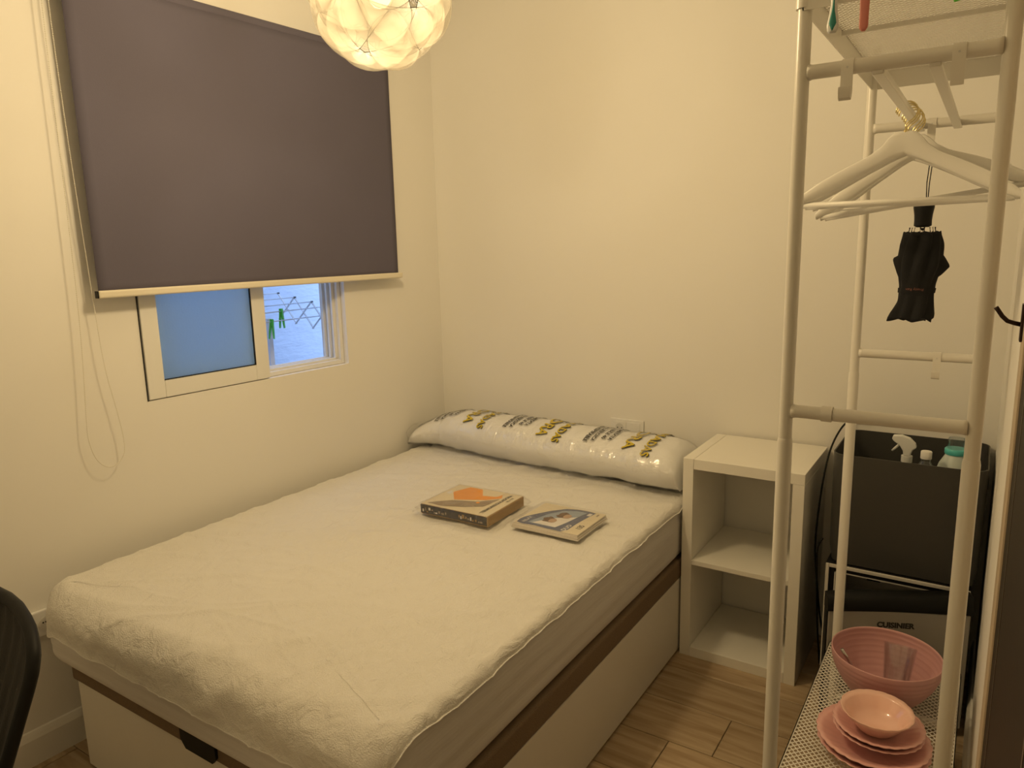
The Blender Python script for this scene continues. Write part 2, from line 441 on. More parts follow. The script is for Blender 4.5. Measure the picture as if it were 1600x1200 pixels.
# ---- drying rack outside, accordion type, its rods running along the wall
dr = empty('drying_rack', (0, 0, 0), label='white accordion drying rack outside the window by the blue wall', cat='drying rack')
DY, DZ = -0.447, 1.277
def rodx(i): return -0.30 - 0.118 * i
def rodz(i): return DZ + 0.0185 * i
for i in range(4):
    MB().tube([(rodx(i), DY - 1.2, rodz(i)), (rodx(i), DY, rodz(i))], 0.0026, 8).build('rod', 'steel', dr, True)
MB().tube([(-0.285, DY - 1.2, DZ - 0.038), (-0.285, DY - 0.01, DZ - 0.038)], 0.0026, 8).build('rod', 'steel', dr, True)
for yy in (DY - 0.012, DY - 1.1):
    for i in range(4):
        if i < 3:
            MB().box((-0.004, 0, 0), (0.004, 0.004, 1)).build('scissor_arm', 'steel', dr)
            a = dr.children[-1]
            p, q = Vector((rodx(i), yy, rodz(i) - 0.005)), Vector((rodx(i + 1), yy, rodz(i + 1) - 0.13))
            def setarm(ob, p, q):
                d = q - p; ob.location = p; ob.rotation_euler = d.to_track_quat('Z', 'Y').to_euler(); ob.scale = (1, 1, d.length)
            setarm(a, p, q)
            MB().box((-0.004, 0, 0), (0.004, 0.004, 1)).build('scissor_arm', 'steel', dr)
            setarm(dr.children[-1], Vector((rodx(i), yy + 0.006, rodz(i) - 0.13)), Vector((rodx(i + 1), yy + 0.006, rodz(i + 1) - 0.005)))
        MB().box((rodx(i) - 0.004, yy, rodz(i) - 0.004), (rodx(i) + 0.004, yy + 0.012, rodz(i) + 0.004), 0.001).build('rod_cap', 'patio', dr)
MB().box((-0.36, -0.775, 0.95), (-0.345, -0.752, DZ - 0.03), 0.002).build('support_leg', 'steel', dr)
MB().box((-0.375, -0.79, 0.318), (-0.33, -0.737, 0.97), 0.004).build('support_foot', 'steel', dr)

def clothespin(loc, rot, label, L=0.075):
    t = empty('clothespin', loc, label=label, cat='clothespin', group='green clothespins')
    t.rotation_euler = rot
    for s in (-1, 1):
        out = [(0.002 * s, 0.0), (0.0065 * s, 0.0), (0.0075 * s, -0.3 * L), (0.010 * s, -0.62 * L), (0.0115 * s, -L), (0.0085 * s, -L), (0.004 * s, -0.62 * L), (0.001 * s, -0.3 * L)]
        MB().prism(out, 1, -0.007, 0.007).build('jaw', 'green', t)
    MB().tube([(-0.006, 0, -0.4 * L), (0.006, 0, -0.4 * L)], 0.003, 8).build('spring', 'chrome', t)
    return t
clothespin((-0.30, -0.735, DZ + 0.012), (0.0, 0.0, 0.5), 'green clothespin hanging upright on a rod of the outdoor drying rack', 0.085)
clothespin((-0.285, -0.80, DZ - 0.028), (-0.25, 0.0, 0.6), 'lower tilted green clothespin on the outdoor rack beside the window sash', 0.085)

# ---- door in the right wall
dr1 = empty('door_1', (XR, -1.46, 0), kind='structure')
def at(o, base): return (o[0] - base[0], o[1] - base[1], o[2] - base[2])
DB = (XR, -1.46, 0)
mb = MB()
mb.box(at((2.340, -1.57, 0), DB), at((2.3495, -1.46, 2.13), DB), 0.003)
mb.box(at((2.340, -2.50, 0), DB), at((2.3495, -2.39, 2.13), DB), 0.003)
mb.box(at((2.340, -2.39, 2.02), DB), at((2.3495, -1.57, 2.13), DB), 0.003)
mb.build('door_casing', 'casing', dr1)
leaf = MB().box(at((2.3435, -2.388, 0.006), DB), at((2.3495, -1.572, 2.018), DB), 0.001).build('door_leaf', 'doorwood', dr1)
for yy in (-1.70, -2.25):
    MB().box(at((2.3428, yy - 0.004, 0.006), DB), at((2.3436, yy + 0.004, 2.018), DB)).build('inlay_strip', 'doorline', leaf)
hk = empty('coat_hook', (2.340, -1.5, 1.40), label='dark bronze coat hook fixed beside the dark door, curling upward', cat='hook')
MB().box((-0.004, -0.012, -0.028), (0.0, 0.012, 0.030), 0.0015).build('back_plate', 'hookmetal', hk)
MB().tube([(-0.003, 0, -0.002), (-0.012, 0, 0.0), (-0.021, 0, 0.003), (-0.028, 0, 0.010), (-0.034, 0, 0.019), (-0.0375, 0, 0.024)], [0.0036, 0.0034, 0.0034, 0.0034, 0.0034, 0.0036], 10).build('prong', 'hookmetal', hk, True)

# ------------------------------------------------------------------ roller blind
rb = empty('roller_blind', rz=LW, label='taupe roller blind pulled down over the upper part of the window', cat='blind')
BY0, BY1, BZ, BT = -1.668, -0.350, 1.425, 2.335
def clothfn(u, v):
    yy = BY0 + (BY1 - BY0) * u; zz = BZ - 0.008 + (BT - BZ) * v
    return (0.058 + 0.0025 * fbm(yy * 3, zz * 2, 1.3) * (1 - v * 0.6), yy, zz)
b = MB().grid(clothfn, 40, 30)
o = b.build('blind_cloth', 'blind', rb, True)
md = o.modifiers.new('thick', 'SOLIDIFY'); md.thickness = 0.0012
b = MB().tube([(0.037, BY0, BT), (0.037, BY1, BT)], 0.022, 28); b.build('fabric_roll', 'blind', rb, True, 40)
b = MB(); b.box((0.046, BY0 - 0.004, BZ - 0.020), (0.066, BY1 + 0.020, BZ + 0.004), 0.006, 3); b.build('bottom_bar', 'blind_bar', rb)
for yy, in ((BY0 - 0.004,), (BY1 + 0.020,)):
    MB().box((0.047, yy - 0.003, BZ - 0.019), (0.065, yy + 0.001, BZ + 0.003), 0.001).build('bar_end_cap', 'black' if yy < -1 else 'blind_bar', rb)
for yy in (BY0 - 0.03, BY1 + 0.004):
    MB().box((0.001, yy, BT - 0.035), (0.06, yy + 0.025, BT + 0.035), 0.004).build('bracket', 'white_plastic', rb)
chA = [(-1.690, 2.335), (-1.695, 2.249), (-1.690, 1.859), (-1.683, 1.61), (-1.676, 1.363), (-1.668, 1.179), (-1.650, 1.072), (-1.632, 0.927), (-1.652, 0.882), (-1.692, 0.866)]
chB = [(-1.73, 0.902), (-1.746, 0.975), (-1.742, 1.049), (-1.729, 1.227), (-1.722, 1.402), (-1.719, 1.61), (-1.716, 1.857), (-1.713, 2.246), (-1.705, 2.335)]
chain = [Vector((0.036, y_, z)) for y_, z in chA + chB]
def resample(pts, step):
    out = [pts[0].copy()]; acc = 0.0
    for a, c in zip(pts[:-1], pts[1:]):
        d = (c - a).length; t = step - acc
        while t <= d:
            out.append(a.lerp(c, t / d)); t += step
        acc = d - (t - step)
    return out
def smooth_path(pts, n=2):
    for _ in range(n):
        q = [pts[0]]
        for a, c in zip(pts[:-1], pts[1:]):
            q += [a.lerp(c, 0.25), a.lerp(c, 0.75)]
        q.append(pts[-1]); pts = q
    return pts
chain = smooth_path(chain)
bm = bmesh.new(); bmesh.ops.create_icosphere(bm, subdivisions=1, radius=0.0021)
iv = [v.co.copy() for v in bm.verts]; ifc = [[v.index for v in f.verts] for f in bm.faces]; bm.free()
cb = MB()
for p in resample(chain, 0.0062): cb.add([v + p for v in iv], ifc)
cb.tube(chain, 0.0006, 5)
o = cb.build('bead_chain', 'bead', rb, True)

# ------------------------------------------------------------------ pendant lamp
lp = empty('pendant_lamp', LAMP_POS, label='lit white pendant lamp of interlocking curved foil petals above the bed', cat='lamp')
phi = (1 + 5 ** 0.5) / 2
ico = []
for s1 in (-1, 1):
    for s2 in (-1, 1):
        ico += [Vector((0, s1, s2 * phi)), Vector((s1, s2 * phi, 0)), Vector((s2 * phi, 0, s1))]
pairs = [(a, c) for i, a in enumerate(ico) for c in ico[i + 1:] if abs((a - c).length - 2) < 1e-3]
def petal_mesh():
    # one puzzle piece: long rounded tongue, bent over the sphere, ends tucked in, one flank curling out
    b = MB(); R0 = LAMP_R
    nu, nv = 20, 12
    def fn(i, j):
        u = -1 + 2 * i; v = -1 + 2 * j
        L = 0.150
        w = 0.066 * (1 - abs(u) ** 3.2) ** 0.5 if abs(u) < 1 else 0.0
        w = max(w, 0.004)
        s_ = 0.022 * math.sin(u * PI * 0.75)
        a = u * L / R0; bb = (v * w + s_) / R0
        r = R0 + 0.014 - 0.030 * u * u - 0.026 * abs(v) ** 2.6 + 0.012 * v * u
        d = Vector((math.sin(a) * math.cos(bb), math.sin(bb), math.cos(a) * math.cos(bb)))
        return d * r
    b.grid(fn, nu, nv)
    rim = [fn(i / nu, 0.0) for i in range(nu + 1)] + [fn(1 - i / nu, 1.0) for i in range(nu + 1)]
    rb_ = MB().tube(rim, 0.0008, 5, closed=True)  # thin edge tube, its dark colour stands in for shade between pieces
    return b, rb_
# turn the shade so that one tongue hangs upright towards the middle of the room
_n = (pairs[0][0] + pairs[0][1]).normalized(); _w = _n.cross((pairs[0][1] - pairs[0][0]).normalized())
_F = Matrix((_w, _n.cross(_w), _n)).transposed() @ Matrix.Rotation(math.radians(18), 3, 'Z')
_z = Vector((1.30, -1.46, -0.50)).normalized(); _x = (Vector((0, 0, -1)) + _z * _z.z).normalized(); _y = _z.cross(_x)
lp.rotation_euler = (Matrix((_x, _y, _z)).transposed() @ _F.transposed()).to_euler()
pm = None; rimm = None
for (a, c) in pairs:
    n = (a + c).normalized(); t = (c - a).normalized()
    w = n.cross(t)
    ax = w                      # long axis across the icosahedron edge
    R3 = Matrix((ax, n.cross(ax), n)).transposed()
    if pm is None:
        pb_, rb_ = petal_mesh()
        o = pb_.build('petal', 'foil', lp, True); pm = o.data
        r_ = rb_.build('petal_rim_shade', 'rim_shade', o, True); rimm = r_.data
    else:
        o = bpy.data.objects.new('petal', pm); COL.objects.link(o); o.parent = lp
        r_ = bpy.data.objects.new('petal_rim_shade', rimm); COL.objects.link(r_); r_.parent = o
    o.rotation_euler = (R3 @ Matrix.Rotation(math.radians(18), 3, 'Z')).to_euler()
inv = lp.rotation_euler.to_matrix().inverted()
def lampfix(o):
    o.parent = lp; o.rotation_euler = inv.to_euler(); return o
bz = -0.0
lampfix(MB().lathe([(0.001, -0.036), (0.016, -0.032), (0.027, -0.018), (0.030, 0.0), (0.026, 0.018), (0.015, 0.035), (0.0135, 0.052), (0.001, 0.053)], seg=24).build('bulb', 'bulb', None, True))
lampfix(MB().lathe([(0.001, 0.054), (0.017, 0.054), (0.017, 0.105), (0.006, 0.115), (0.001, 0.116)], seg=20).build('socket', 'white_plastic', None, True, 40))
lampfix(MB().tube([(0, 0, 0.112), (0, 0, ZC - LAMP_POS.z - 0.02)], 0.003, 8).build('cord', 'white_plastic', None, True))
lampfix(MB().lathe([(0.001, ZC - LAMP_POS.z - 0.035), (0.03, ZC - LAMP_POS.z - 0.035), (0.05, ZC - LAMP_POS.z - 0.002), (0.001, ZC - LAMP_POS.z - 0.002)], seg=28).build('ceiling_rose', 'white_plastic', None, True, 40))
ld = bpy.data.lights.new('bulb_light', 'POINT'); ld.energy = LAMP_W; ld.color = LAMP_COL; ld.shadow_soft_size = 0.085
lo = bpy.data.objects.new('bulb_light', ld); COL.objects.link(lo); lo.parent = lp
lo.location = (0, 0, 0)

# ------------------------------------------------------------------ bed
bed = empty('storage_bed_base', (0.75, -0.98, 0), label='white storage bed base with brown slatted top under the mattress', cat='bed')
def sub(a): return (a[0] - 0.75, a[1] + 0.98, a[2])
BX0, BX1, BYF, BYB = 0.105, 1.405, -1.925, -0.03
MB().box(sub((BX0, BYF, 0.012)), sub((BX1, BYF + 0.022, 0.30)), 0.0015).build('foot_panel', 'bedpanel', bed)
MB().box(sub((BX1 - 0.022, BYF + 0.0225, 0.012)), sub((BX1, BYB, 0.30)), 0.0015).build('side_panel', 'bedpanel', bed)
MB().box(sub((BX0, BYF + 0.0225, 0.012)), sub((BX0 + 0.022, BYB, 0.30)), 0.0015).build('side_panel', 'bedpanel', bed)
MB().box(sub((BX0 + 0.0225, BYB - 0.022, 0.012)), sub((BX1 - 0.0225, BYB, 0.30)), 0.0015).build('head_panel', 'bedpanel', bed)
MB().box(sub((BX0 - 0.005, BYF - 0.012, 0.301)), sub((BX1 + 0.002, BYB, 0.372)), 0.008, 3).build('top_deck', 'bedslab', bed)
for (x, y_) in ((BX0 + 0.05, BYF + 0.06), (BX1 - 0.06, BYF + 0.06), (BX0 + 0.05, BYB - 0.06), (BX1 - 0.06, BYB - 0.06)):
    MB().lathe([(0.001, 0.0), (0.02, 0.0), (0.02, 0.012), (0.001, 0.012)], sub((x, y_, 0)), 14).build('foot', 'black', bed)
out = [(0.655, 0.372), (0.80, 0.372), (0.80, 0.318), (0.785, 0.300), (0.675, 0.300), (0.655, 0.322)]
MB().prism([(x - 0.75, z) for x, z in out], 1, BYF - 0.020 + 0.98, BYF - 0.0125 + 0.98).build('pull_strap', 'black', bed)

# mattress with its fitted cover
MX0, MX1, MY0, MY1, MZ0, MZ1 = 0.035, 1.396, -1.975, -0.03, 0.3725, 0.592
mt = empty('mattress', (0.72, -1.0, MZ0), label='double mattress in a white fitted terry cover on the bed base', cat='mattress')
MO = Vector((0.72, -1.0, MZ0))
def corner_r(x, y_): return 0.11
def outline(t):
    """plan outline of the mattress: t in 0..1 round a rounded rectangle -> (x, y, nx, ny)"""
    return None
def rr_point(side_t):
    pass
RC = 0.085
# perimeter of the rounded rectangle, sampled finely
def perimeter(n):
    x0, x1, y0, y1 = MX0, MX1, MY0, MY1
    segs = []
    def line(p, q, nrm): segs.append(('l', p, q, nrm, (Vector(q) - Vector(p)).length))
    def arc(c, r, a0): segs.append(('a', c, r, a0, r * PI / 2))
    r = RC
    line((x0 + r, y0), (x1 - r, y0), (0, -1)); arc((x1 - r, y0 + r), r, -PI / 2)
    line((x1, y0 + r), (x1, y1 - r), (1, 0)); arc((x1 - r, y1 - r), r, 0)
    line((x1 - r, y1), (x0 + r, y1), (0, 1)); arc((x0 + r, y1 - r), r, PI / 2)
    line((x0, y1 - r), (x0, y0 + r), (-1, 0)); arc((x0 + r, y0 + r), r, PI)
    tot = sum(s_[4] for s_ in segs); out = []
    for k in range(n):
        d = tot * k / n
        for s_ in segs:
            if d <= s_[4]:
                if s_[0] == 'l':
                    p = Vector(s_[1]).lerp(Vector(s_[2]), d / s_[4]); out.append((p.x, p.y, s_[3][0], s_[3][1]))
                else:
                    a = s_[3] + d / s_[2]; out.append((s_[1][0] + s_[2] * math.cos(a), s_[1][1] + s_[2] * math.sin(a), math.cos(a), math.sin(a)))
                break
            d -= s_[4]
    return out, tot
NP = 700
PER, PTOT = perimeter(NP)
def wr(x, y_):
    # soft creases of the cover: ridged streaks in a few directions
    h = 0.0
    for (ang, fr, amp, zz) in ((0.62, 2.0, 0.0055, 0.0), (0.25, 2.9, 0.0042, 7.0), (1.15, 3.6, 0.0036, 3.0), (-0.4, 4.4, 0.0024, 5.0)):
        c, s_ = math.cos(ang), math.sin(ang)
        p = c * x + s_ * y_; q = -s_ * x + c * y_
        v = noise.noise(Vector((p * fr * 0.55, q * fr * 2.3, zz)))
        h += amp * (1 - min(1, abs(v) * 5.5)) ** 2
    h += 0.0030 * fbm(x * 2.2, y_ * 2.2, 5.0)
    return h
def foot_drop(x, y_, nx, ny):
    # how far down the terry panel reaches over the edge before its seam
    f = max(0.0, -ny)                      # 1 at the foot
    l = max(0.0, -nx)
    s_ = 0.018 + 0.085 * f ** 2 + 0.05 * l
    s_ += 0.008 * noise.noise(Vector((x * 5, y_ * 5, 2)))
    return s_
RT = 0.019
# top: rings from the outline inwards; panel rolls over the edge down to the seam
def ring_pts():
    levels = []
    return levels
top = MB()
def edge_profile(x, y_, nx, ny, s_):
    """s_ = arc length down the side measured from the start of the edge roll (s_=0 flat top) -> point"""
    f = max(0.0, -ny)
    rt = RT + 0.063 * f
    q = rt * PI / 2
    if s_ < q:
        a = s_ / rt; ins = rt - rt * math.sin(a); z = MZ1 - rt + rt * math.cos(a)
    else:
        ins = 0.0; z = MZ1 - rt - (s_ - q)
    bul = 0.006 * math.sin(max(0, min(1, (MZ1 - z) / (MZ1 - MZ0))) * PI)
    zlow = (z - MZ0)
    if zlow < 0.03: ins += 0.5 * (0.03 - zlow) ** 2 / 0.03
    return Vector((x - nx * ins + nx * bul, y_ - ny * ins + ny * bul, z))
# heightfield top
rows = []
K1, K2 = 46, 18
cx, cy = (MX0 + MX1) / 2, (MY0 + MY1) / 2
for (x, y_, nx, ny) in PER:
    f = max(0.0, -ny); rt = RT + 0.063 * f
    send = rt * PI / 2 * 0.55 + foot_drop(x, y_, nx, ny)
    col = []
    for k in range(K2 + 1):
        s_ = send * (1 - k / K2)
        p = edge_profile(x, y_, nx, ny, s_)
        w = wr(p.x + 0.3 * p.z, p.y + 0.3 * p.z)
        if f > 0.3:
            w += 0.006 * f * fbm(p.x * 9, p.z * 14, 9.0) * min(1, s_ / 0.05)
        n_ = Vector((nx, ny, 0)).lerp(Vector((0, 0, 1)), max(0, 1 - s_ / (rt * 1.6)))
        p += n_ * w
        if k == 0: p += Vector((nx, ny, 0)) * 0.0025
        col.append(p)
    ex, ey = col[-1].x, col[-1].y
    for k in range(1, K1 + 1):
        t = k / K1
        # slide towards the middle line of the bed
        px = ex + (cx + max(-0.55, min(0.55, ex - cx)) * 0.0 - ex) * t
        tyc = cy + max(-0.75, min(0.75, ey - cy)) * 0.9
        py = ey + (tyc - ey) * t
        col.append(Vector((px, py, MZ1 + wr(px + 0.3 * MZ1, py + 0.3 * MZ1) + 0.004 * min(1, t * 3))))
    rows.append(col)
nK = len(rows[0])
vs = [p - MO for col in rows for p in col]
fs = []
for i in range(NP):
    j = (i + 1) % NP
    for k in range(nK - 1):
        fs.append((i * nK + k, j * nK + k, j * nK + k + 1, i * nK + k + 1))
top.add(vs, fs); top.build('terry_top', 'terry', mt, True)
# side skirt
sk = MB(); K3 = 16; vs = []; fs = []
for (x, y_, nx, ny) in PER:
    f = max(0.0, -ny); rt = RT + 0.063 * f
    s0 = rt * PI / 2 * 0.55 + foot_drop(x, y_, nx, ny) - 0.004
    s1 = rt * PI / 2 + (MZ1 - rt - MZ0)
    for k in range(K3 + 1):
        s_ = s0 + (s1 - s0) * k / K3
        p = edge_profile(x, y_, nx, ny, s_)
        per = x * 3 + y_ * 3
        g_ = 0.0035 * noise.noise(Vector((x * 1.6 + y_ * 1.6, p.z * 38, 4.0)))
        p += Vector((nx, ny, 0)) * (g_ - 0.001)
        vs.append(p - MO)
for i in range(NP):
    j = (i + 1) % NP
    for k in range(K3): fs.append((i * (K3 + 1) + k, j * (K3 + 1) + k, j * (K3 + 1) + k + 1, i * (K3 + 1) + k + 1))
base = len(vs)
fs.append(tuple(i * (K3 + 1) + K3 for i in range(NP)))
sk.add(vs, fs); sk.build('side_skirt', 'jersey', mt, True)
# seam piping
sp = [col[0] - MO for col in rows]
MB().tube(sp, 0.0016, 6, closed=True).build('seam', 'terry', mt, True)

def bedz(x, y_): return MZ1 + 0.004 + wr(x + 0.3 * MZ1, y_ + 0.3 * MZ1)

# ------------------------------------------------------------------ long pillow in a printed plastic bag
pl = empty('long_pillow', (0.7, -0.2, 0.608), label='long white pillow in a clear printed plastic bag against the back wall', cat='pillow')
PO = Vector((0.7, -0.2, 0.608))
PX0, PX1 = 0.03, 1.385
def pil(u, ph, off=0.0, wrink=0.0):
    x = PX0 + (PX1 - PX0) * u
    e = max(0.0, 1 - abs(2 * u - 1) ** (5.5 if u < 0.5 else 22)) ** 0.5
    e2 = max(0.0, 1 - abs(2 * u - 1) ** 14) ** 0.5
    hw = (0.122 + 0.055 * u) * (0.80 + 0.20 * e2)
    yc = -0.165 - 0.055 * u
    if u < 0.12: yc += -0.05 * (1 - u / 0.12) ** 1.5
    hh = 0.006 + (0.083 - 0.004 * math.cos(u * 9)) * e
    zc = 0.606 + 0.080 * (0.25 + 0.75 * e)
    cs, sn = math.cos(ph), math.sin(ph)
    k = 0.82
    yy = yc - (hw + off) * math.copysign(abs(cs) ** k, cs)
    zz = zc + (hh + off) * math.copysign(abs(sn) ** 0.95, sn)
    d = 0.009 * fbm(x * 7, yy * 6, zz * 6 + 3.0)
    if wrink: d += wrink * (1 - min(1, abs(noise.noise(Vector((x * 15, yy * 4, zz * 4 + 11)))) * 5)) ** 2
    yy -= cs * d; zz += sn * d
    zz = max(zz, 0.6115 - min(off, 0.003)); yy = min(yy, -0.004 - (0.004 if not off else 0))
    return Vector((x + 0.010 * noise.noise(Vector((yy * 9, zz * 9, u * 3))) * (1 if u < 0.05 or u > 0.95 else 0), yy, zz))
NU, NV = 110, 56
def tubegrid(fn, nu, nv):
    b = MB(); vs = []; fs = []
    for i in range(nu + 1):
        for j in range(nv): vs.append(fn(i / nu, 2 * PI * j / nv) - PO)
    for i in range(nu):
        for j in range(nv):
            l = (j + 1) % nv; fs.append((i * nv + j, i * nv + l, (i + 1) * nv + l, (i + 1) * nv + j))
    fs.append(tuple(range(nv))); fs.append(tuple(nu * nv + j for j in range(nv)))
    b.add(vs, fs); return b
def cosu(u): return u
tubegrid(lambda u, p: pil(u, p), NU, NV).build('pillow_body', 'pillow', pl, True)
bag = tubegrid(lambda u, p: pil(u, p, 0.0045, 0.0052), 420, 80).build('plastic_bag', 'film', pl, True)
# open collar of the bag at the window end and a loose fold along the front
def collar(u, v):
    ph = 2 * PI * v
    p = pil(0.02, ph, 0.006)
    c = Vector((0.03, -0.22, 0.655))
    q = p.lerp(c + (p - c) * 0.8 + Vector((-0.055, 0.0, 0.012)), u)
    q += Vector((0, 0.6, 1)) * 0.012 * u * noise.noise(Vector((v * 14, u * 3, 1)))
    q.z = max(q.z, 0.6118); q.y = min(q.y, -0.004); q.x = max(q.x, 0.012)
    return q - PO
MB().grid(collar, 8, 60).build('bag_collar', 'film', pl, True)
def fold(u, v):
    uu = 0.10 + 0.78 * u
    p = pil(uu, 0.12, 0.006)
    w = 0.030 + 0.018 * noise.noise(Vector((uu * 9, 0, 3)))
    q = Vector((p.x + 0.01 * noise.noise(Vector((uu * 20, v, 0))), p.y - w * v, 0.616 + (1 - v) * 0.016 + 0.004 * noise.noise(Vector((uu * 24, v * 3, 8)))))
    return q - PO
MB().grid(fold, 70, 6).build('bag_fold', 'film', pl, True)
# print on the bag: lines run over the top towards the front, letter tops point along +x
def on_bag(xc, ph0):
    def fn(tx, ty):
        u = (xc + ty - PX0) / (PX1 - PX0)
        ph = ph0 - tx / 0.118
        return pil(min(0.995, u), ph, 0.0075) - PO
    return fn
for xc in (1.215, 0.805, 0.405):
    text_obj('bag_print', 'ALMOHADAS', 0.048, 'ink_yellow', on_bag(xc + 0.010, 3.05), bag, 0.0010, 2)
    text_obj('bag_print', 'FLORA', 0.066, 'ink_yellow', on_bag(xc - 0.076, 2.50), bag, 0.0012, 2)
    text_obj('bag_print', 'ALMOHADAS', 0.048, 'ink_black', lambda tx, ty, f=on_bag(xc + 0.0128, 3.035): f(tx, ty) - Vector((0, 0, 0.0010)), bag, 0.0012, 2)
    text_obj('bag_print', 'FLORA', 0.066, 'ink_black', lambda tx, ty, f=on_bag(xc - 0.073, 2.485): f(tx, ty) - Vector((0, 0, 0.0010)), bag, 0.0013, 2)
    for k, s_ in enumerate(('FIBRA MIXTA', 'LAVABLE 40', 'ANTIALERGICA', 'TRANSPIRABLE')):
        text_obj('bag_print', s_, 0.0225, 'ink_black', on_bag(xc - 0.160 - 0.029 * k - (0.008 if k > 1 else 0), 2.25 - 0.12 * (k % 2)), bag, 0.0009, 2)
text_obj('bag_print', 'ANTIALERGICA', 0.0185, 'ink_black', on_bag(0.075, 2.0), bag, 0.0006, 2)
text_obj('bag_print', 'FIBRA MIXTA', 0.0185, 'ink_black', on_bag(0.050, 2.0), bag, 0.0006, 2)

# ------------------------------------------------------------------ packages lying on the bed
def quad_frame(a, bx, by):
    a = Vector(a); return lambda s_, t, z=0.0: a + Vector(bx) * s_ + Vector(by) * t + Vector((0, 0, z))
bxp = empty('boxed_bedding', (0.80, -0.86, 0.609), 0.02, label='film-wrapped flat box with orange print and kraft edge on the bed', cat='package')
W_, D_, H_ = 0.285, 0.235, 0.036
MB().box((-W_ / 2, -D_ / 2, 0), (W_ / 2, D_ / 2, H_), 0.0015, 1).build('box_body', 'kraft', bxp)
MB().box((-W_ / 2, -D_ / 2 - 0.0012, 0.004), (W_ / 2 - 0.004, -D_ / 2 - 0.0002, H_ - 0.001)).build('front_print', 'darkcard', bxp)
x = -W_ / 2 + 0.008
while x < W_ / 2 - 0.03:
    wd = random.uniform(0.003, 0.012); z0 = random.uniform(0.008, 0.018)
    if not -0.03 < x < 0.02:
        MB().box((x, -D_ / 2 - 0.0018, z0), (x + wd, -D_ / 2 - 0.0013, z0 + random.uniform(0.004, 0.013))).build('print_mark', random.choice(('whiteprint', 'greyprint', 'greyprint', 'kraft')), bxp)
    x += wd + random.uniform(0.002, 0.007)
card = MB().box((-W_ / 2 + 0.001, -D_ / 2 + 0.001, H_ + 0.0001), (W_ / 2 - 0.004, D_ / 2 - 0.001, H_ + 0.0012)).build('top_card', 'creamcard', bxp)
zt = H_ + 0.0013
def flat(poly, m, name, z0, par, th=0.0004): return MB().prism(poly, 2, z0, z0 + th).build(name, m, par)
flat([(-0.085, 0.108), (-0.112, 0.035), (-0.060, -0.030), (0.045, 0.018), (0.085, 0.060), (0.060, 0.108)], 'orange', 'orange_print', zt, card)
flat([(-0.030, 0.110), (0.010, 0.050), (0.060, 0.062), (0.078, 0.110)], 'creamcard', 'pale_print', zt + 0.0005, card)
flat([(-0.125, -0.100), (-0.060, -0.040), (0.030, -0.010), (0.085, 0.045), (0.075, -0.040), (0.020, -0.075), (-0.060, -0.105)], 'greyprint', 'photo_print', zt + 0.0005, card)
bm_ = MB().lathe([(0.0001, 0), (0.007, 0), (0.007, 0.0004), (0.0001, 0.0004)], (0.036, -0.020, zt + 0.001), 14).build('glow_dot', 'orange', card)
text_obj('box_title', 'TERMORREGULADORA', 0.019, 'ink_black', lambda tx, ty: Vector((0.108 - ty, -0.098 + tx, zt + 0.0006)), card, 0.0004, 0)
text_obj('box_subtitle', '135 x 190', 0.012, 'ink_black', lambda tx, ty: Vector((0.126 - ty, 0.03 + tx, zt + 0.0006)), card, 0.0002, 0)
flat([(-0.132, 0.020), (-0.125, 0.052), (-0.118, 0.030), (-0.108, 0.038), (-0.112, 0.010)], 'whiteprint', 'emblem', zt + 0.0001, card)
def wrapfn(off):
    def fn(u, v):
        ang = 2 * PI * u
        cx_, cy_ = math.cos(ang), math.sin(ang)
        k = 1 / max(abs(cx_) / (W_ / 2 + off), abs(cy_) / (D_ / 2 + off))
        r = k * 1.0
        if v < 0.35: t = v / 0.35; return Vector((cx_ * r * t, cy_ * r * t, H_ + off * 0.6 + 0.002 * noise.noise(Vector((cx_ * r * t * 30, cy_ * r * t * 30, 2)))))
        t = (v - 0.35) / 0.65
        rr = r + 0.018 * math.sin(t * PI * 0.5) * (1.2 + noise.noise(Vector((cx_ * 6, cy_ * 6, t * 4))))
        z = (H_ + off * 0.6) * (1 - t) + 0.003 * t + 0.002 * noise.noise(Vector((ang * 14, t * 6, 4)))
        return Vector((cx_ * rr, cy_ * rr, max(0.0015, z)))
    return fn
MB().grid(wrapfn(0.004), 96, 16, True).build('clear_film', 'film2', bxp, True)

pk = empty('folded_sheet_pack', (1.135, -0.822, 0.608), 0.0, label='thin folded white sheet pack with a blue photo card on the bed', cat='package')
W2, D2 = 0.252, 0.215
for k in range(3):
    ins = 0.002 * k
    def layer(u, v, k=k, ins=ins):
        a = 2 * PI * v
        yv = -D2 / 2 + ins + (D2 - 2 * ins) * u
        cx_ = math.copysign(abs(math.cos(a)) ** 0.15, math.cos(a)); sz = math.copysign(abs(math.sin(a)) ** 0.5, math.sin(a))
        return Vector((cx_ * (W2 / 2 - ins), yv, 0.004 + 0.0062 * k + sz * 0.0031 + 0.0008 * noise.noise(Vector((yv * 30, k, cx_)))))
    b = MB(); b.grid(lambda u, v: layer(v, u), 32, 20, True)
    b.f.append(tuple(range(32))); b.f.append(tuple(20 * 32 + i for i in range(32)))
    b.build('folded_layer', 'linen', pk, True, 60)
zc = 0.0205
cardb = MB().box((-W2 / 2 + 0.010, -D2 / 2 + 0.004, zc - 0.0006), (W2 / 2 - 0.003, D2 / 2 - 0.004, zc)).build('insert_card', 'creamcard', pk)
blob = [(-0.113, -0.075), (-0.110, -0.098), (-0.085, -0.104), (-0.040, -0.099), (0.000, -0.103), (0.060, -0.104), (0.074, -0.080), (0.075, -0.020), (0.080, 0.040), (0.088, 0.095), (0.060, 0.100), (0.020, 0.098), (-0.020, 0.085), (-0.060, 0.040), (-0.095, -0.020), (-0.110, -0.050)]
flat(blob, 'bluecard', 'blue_panel', zc + 0.0001, cardb)
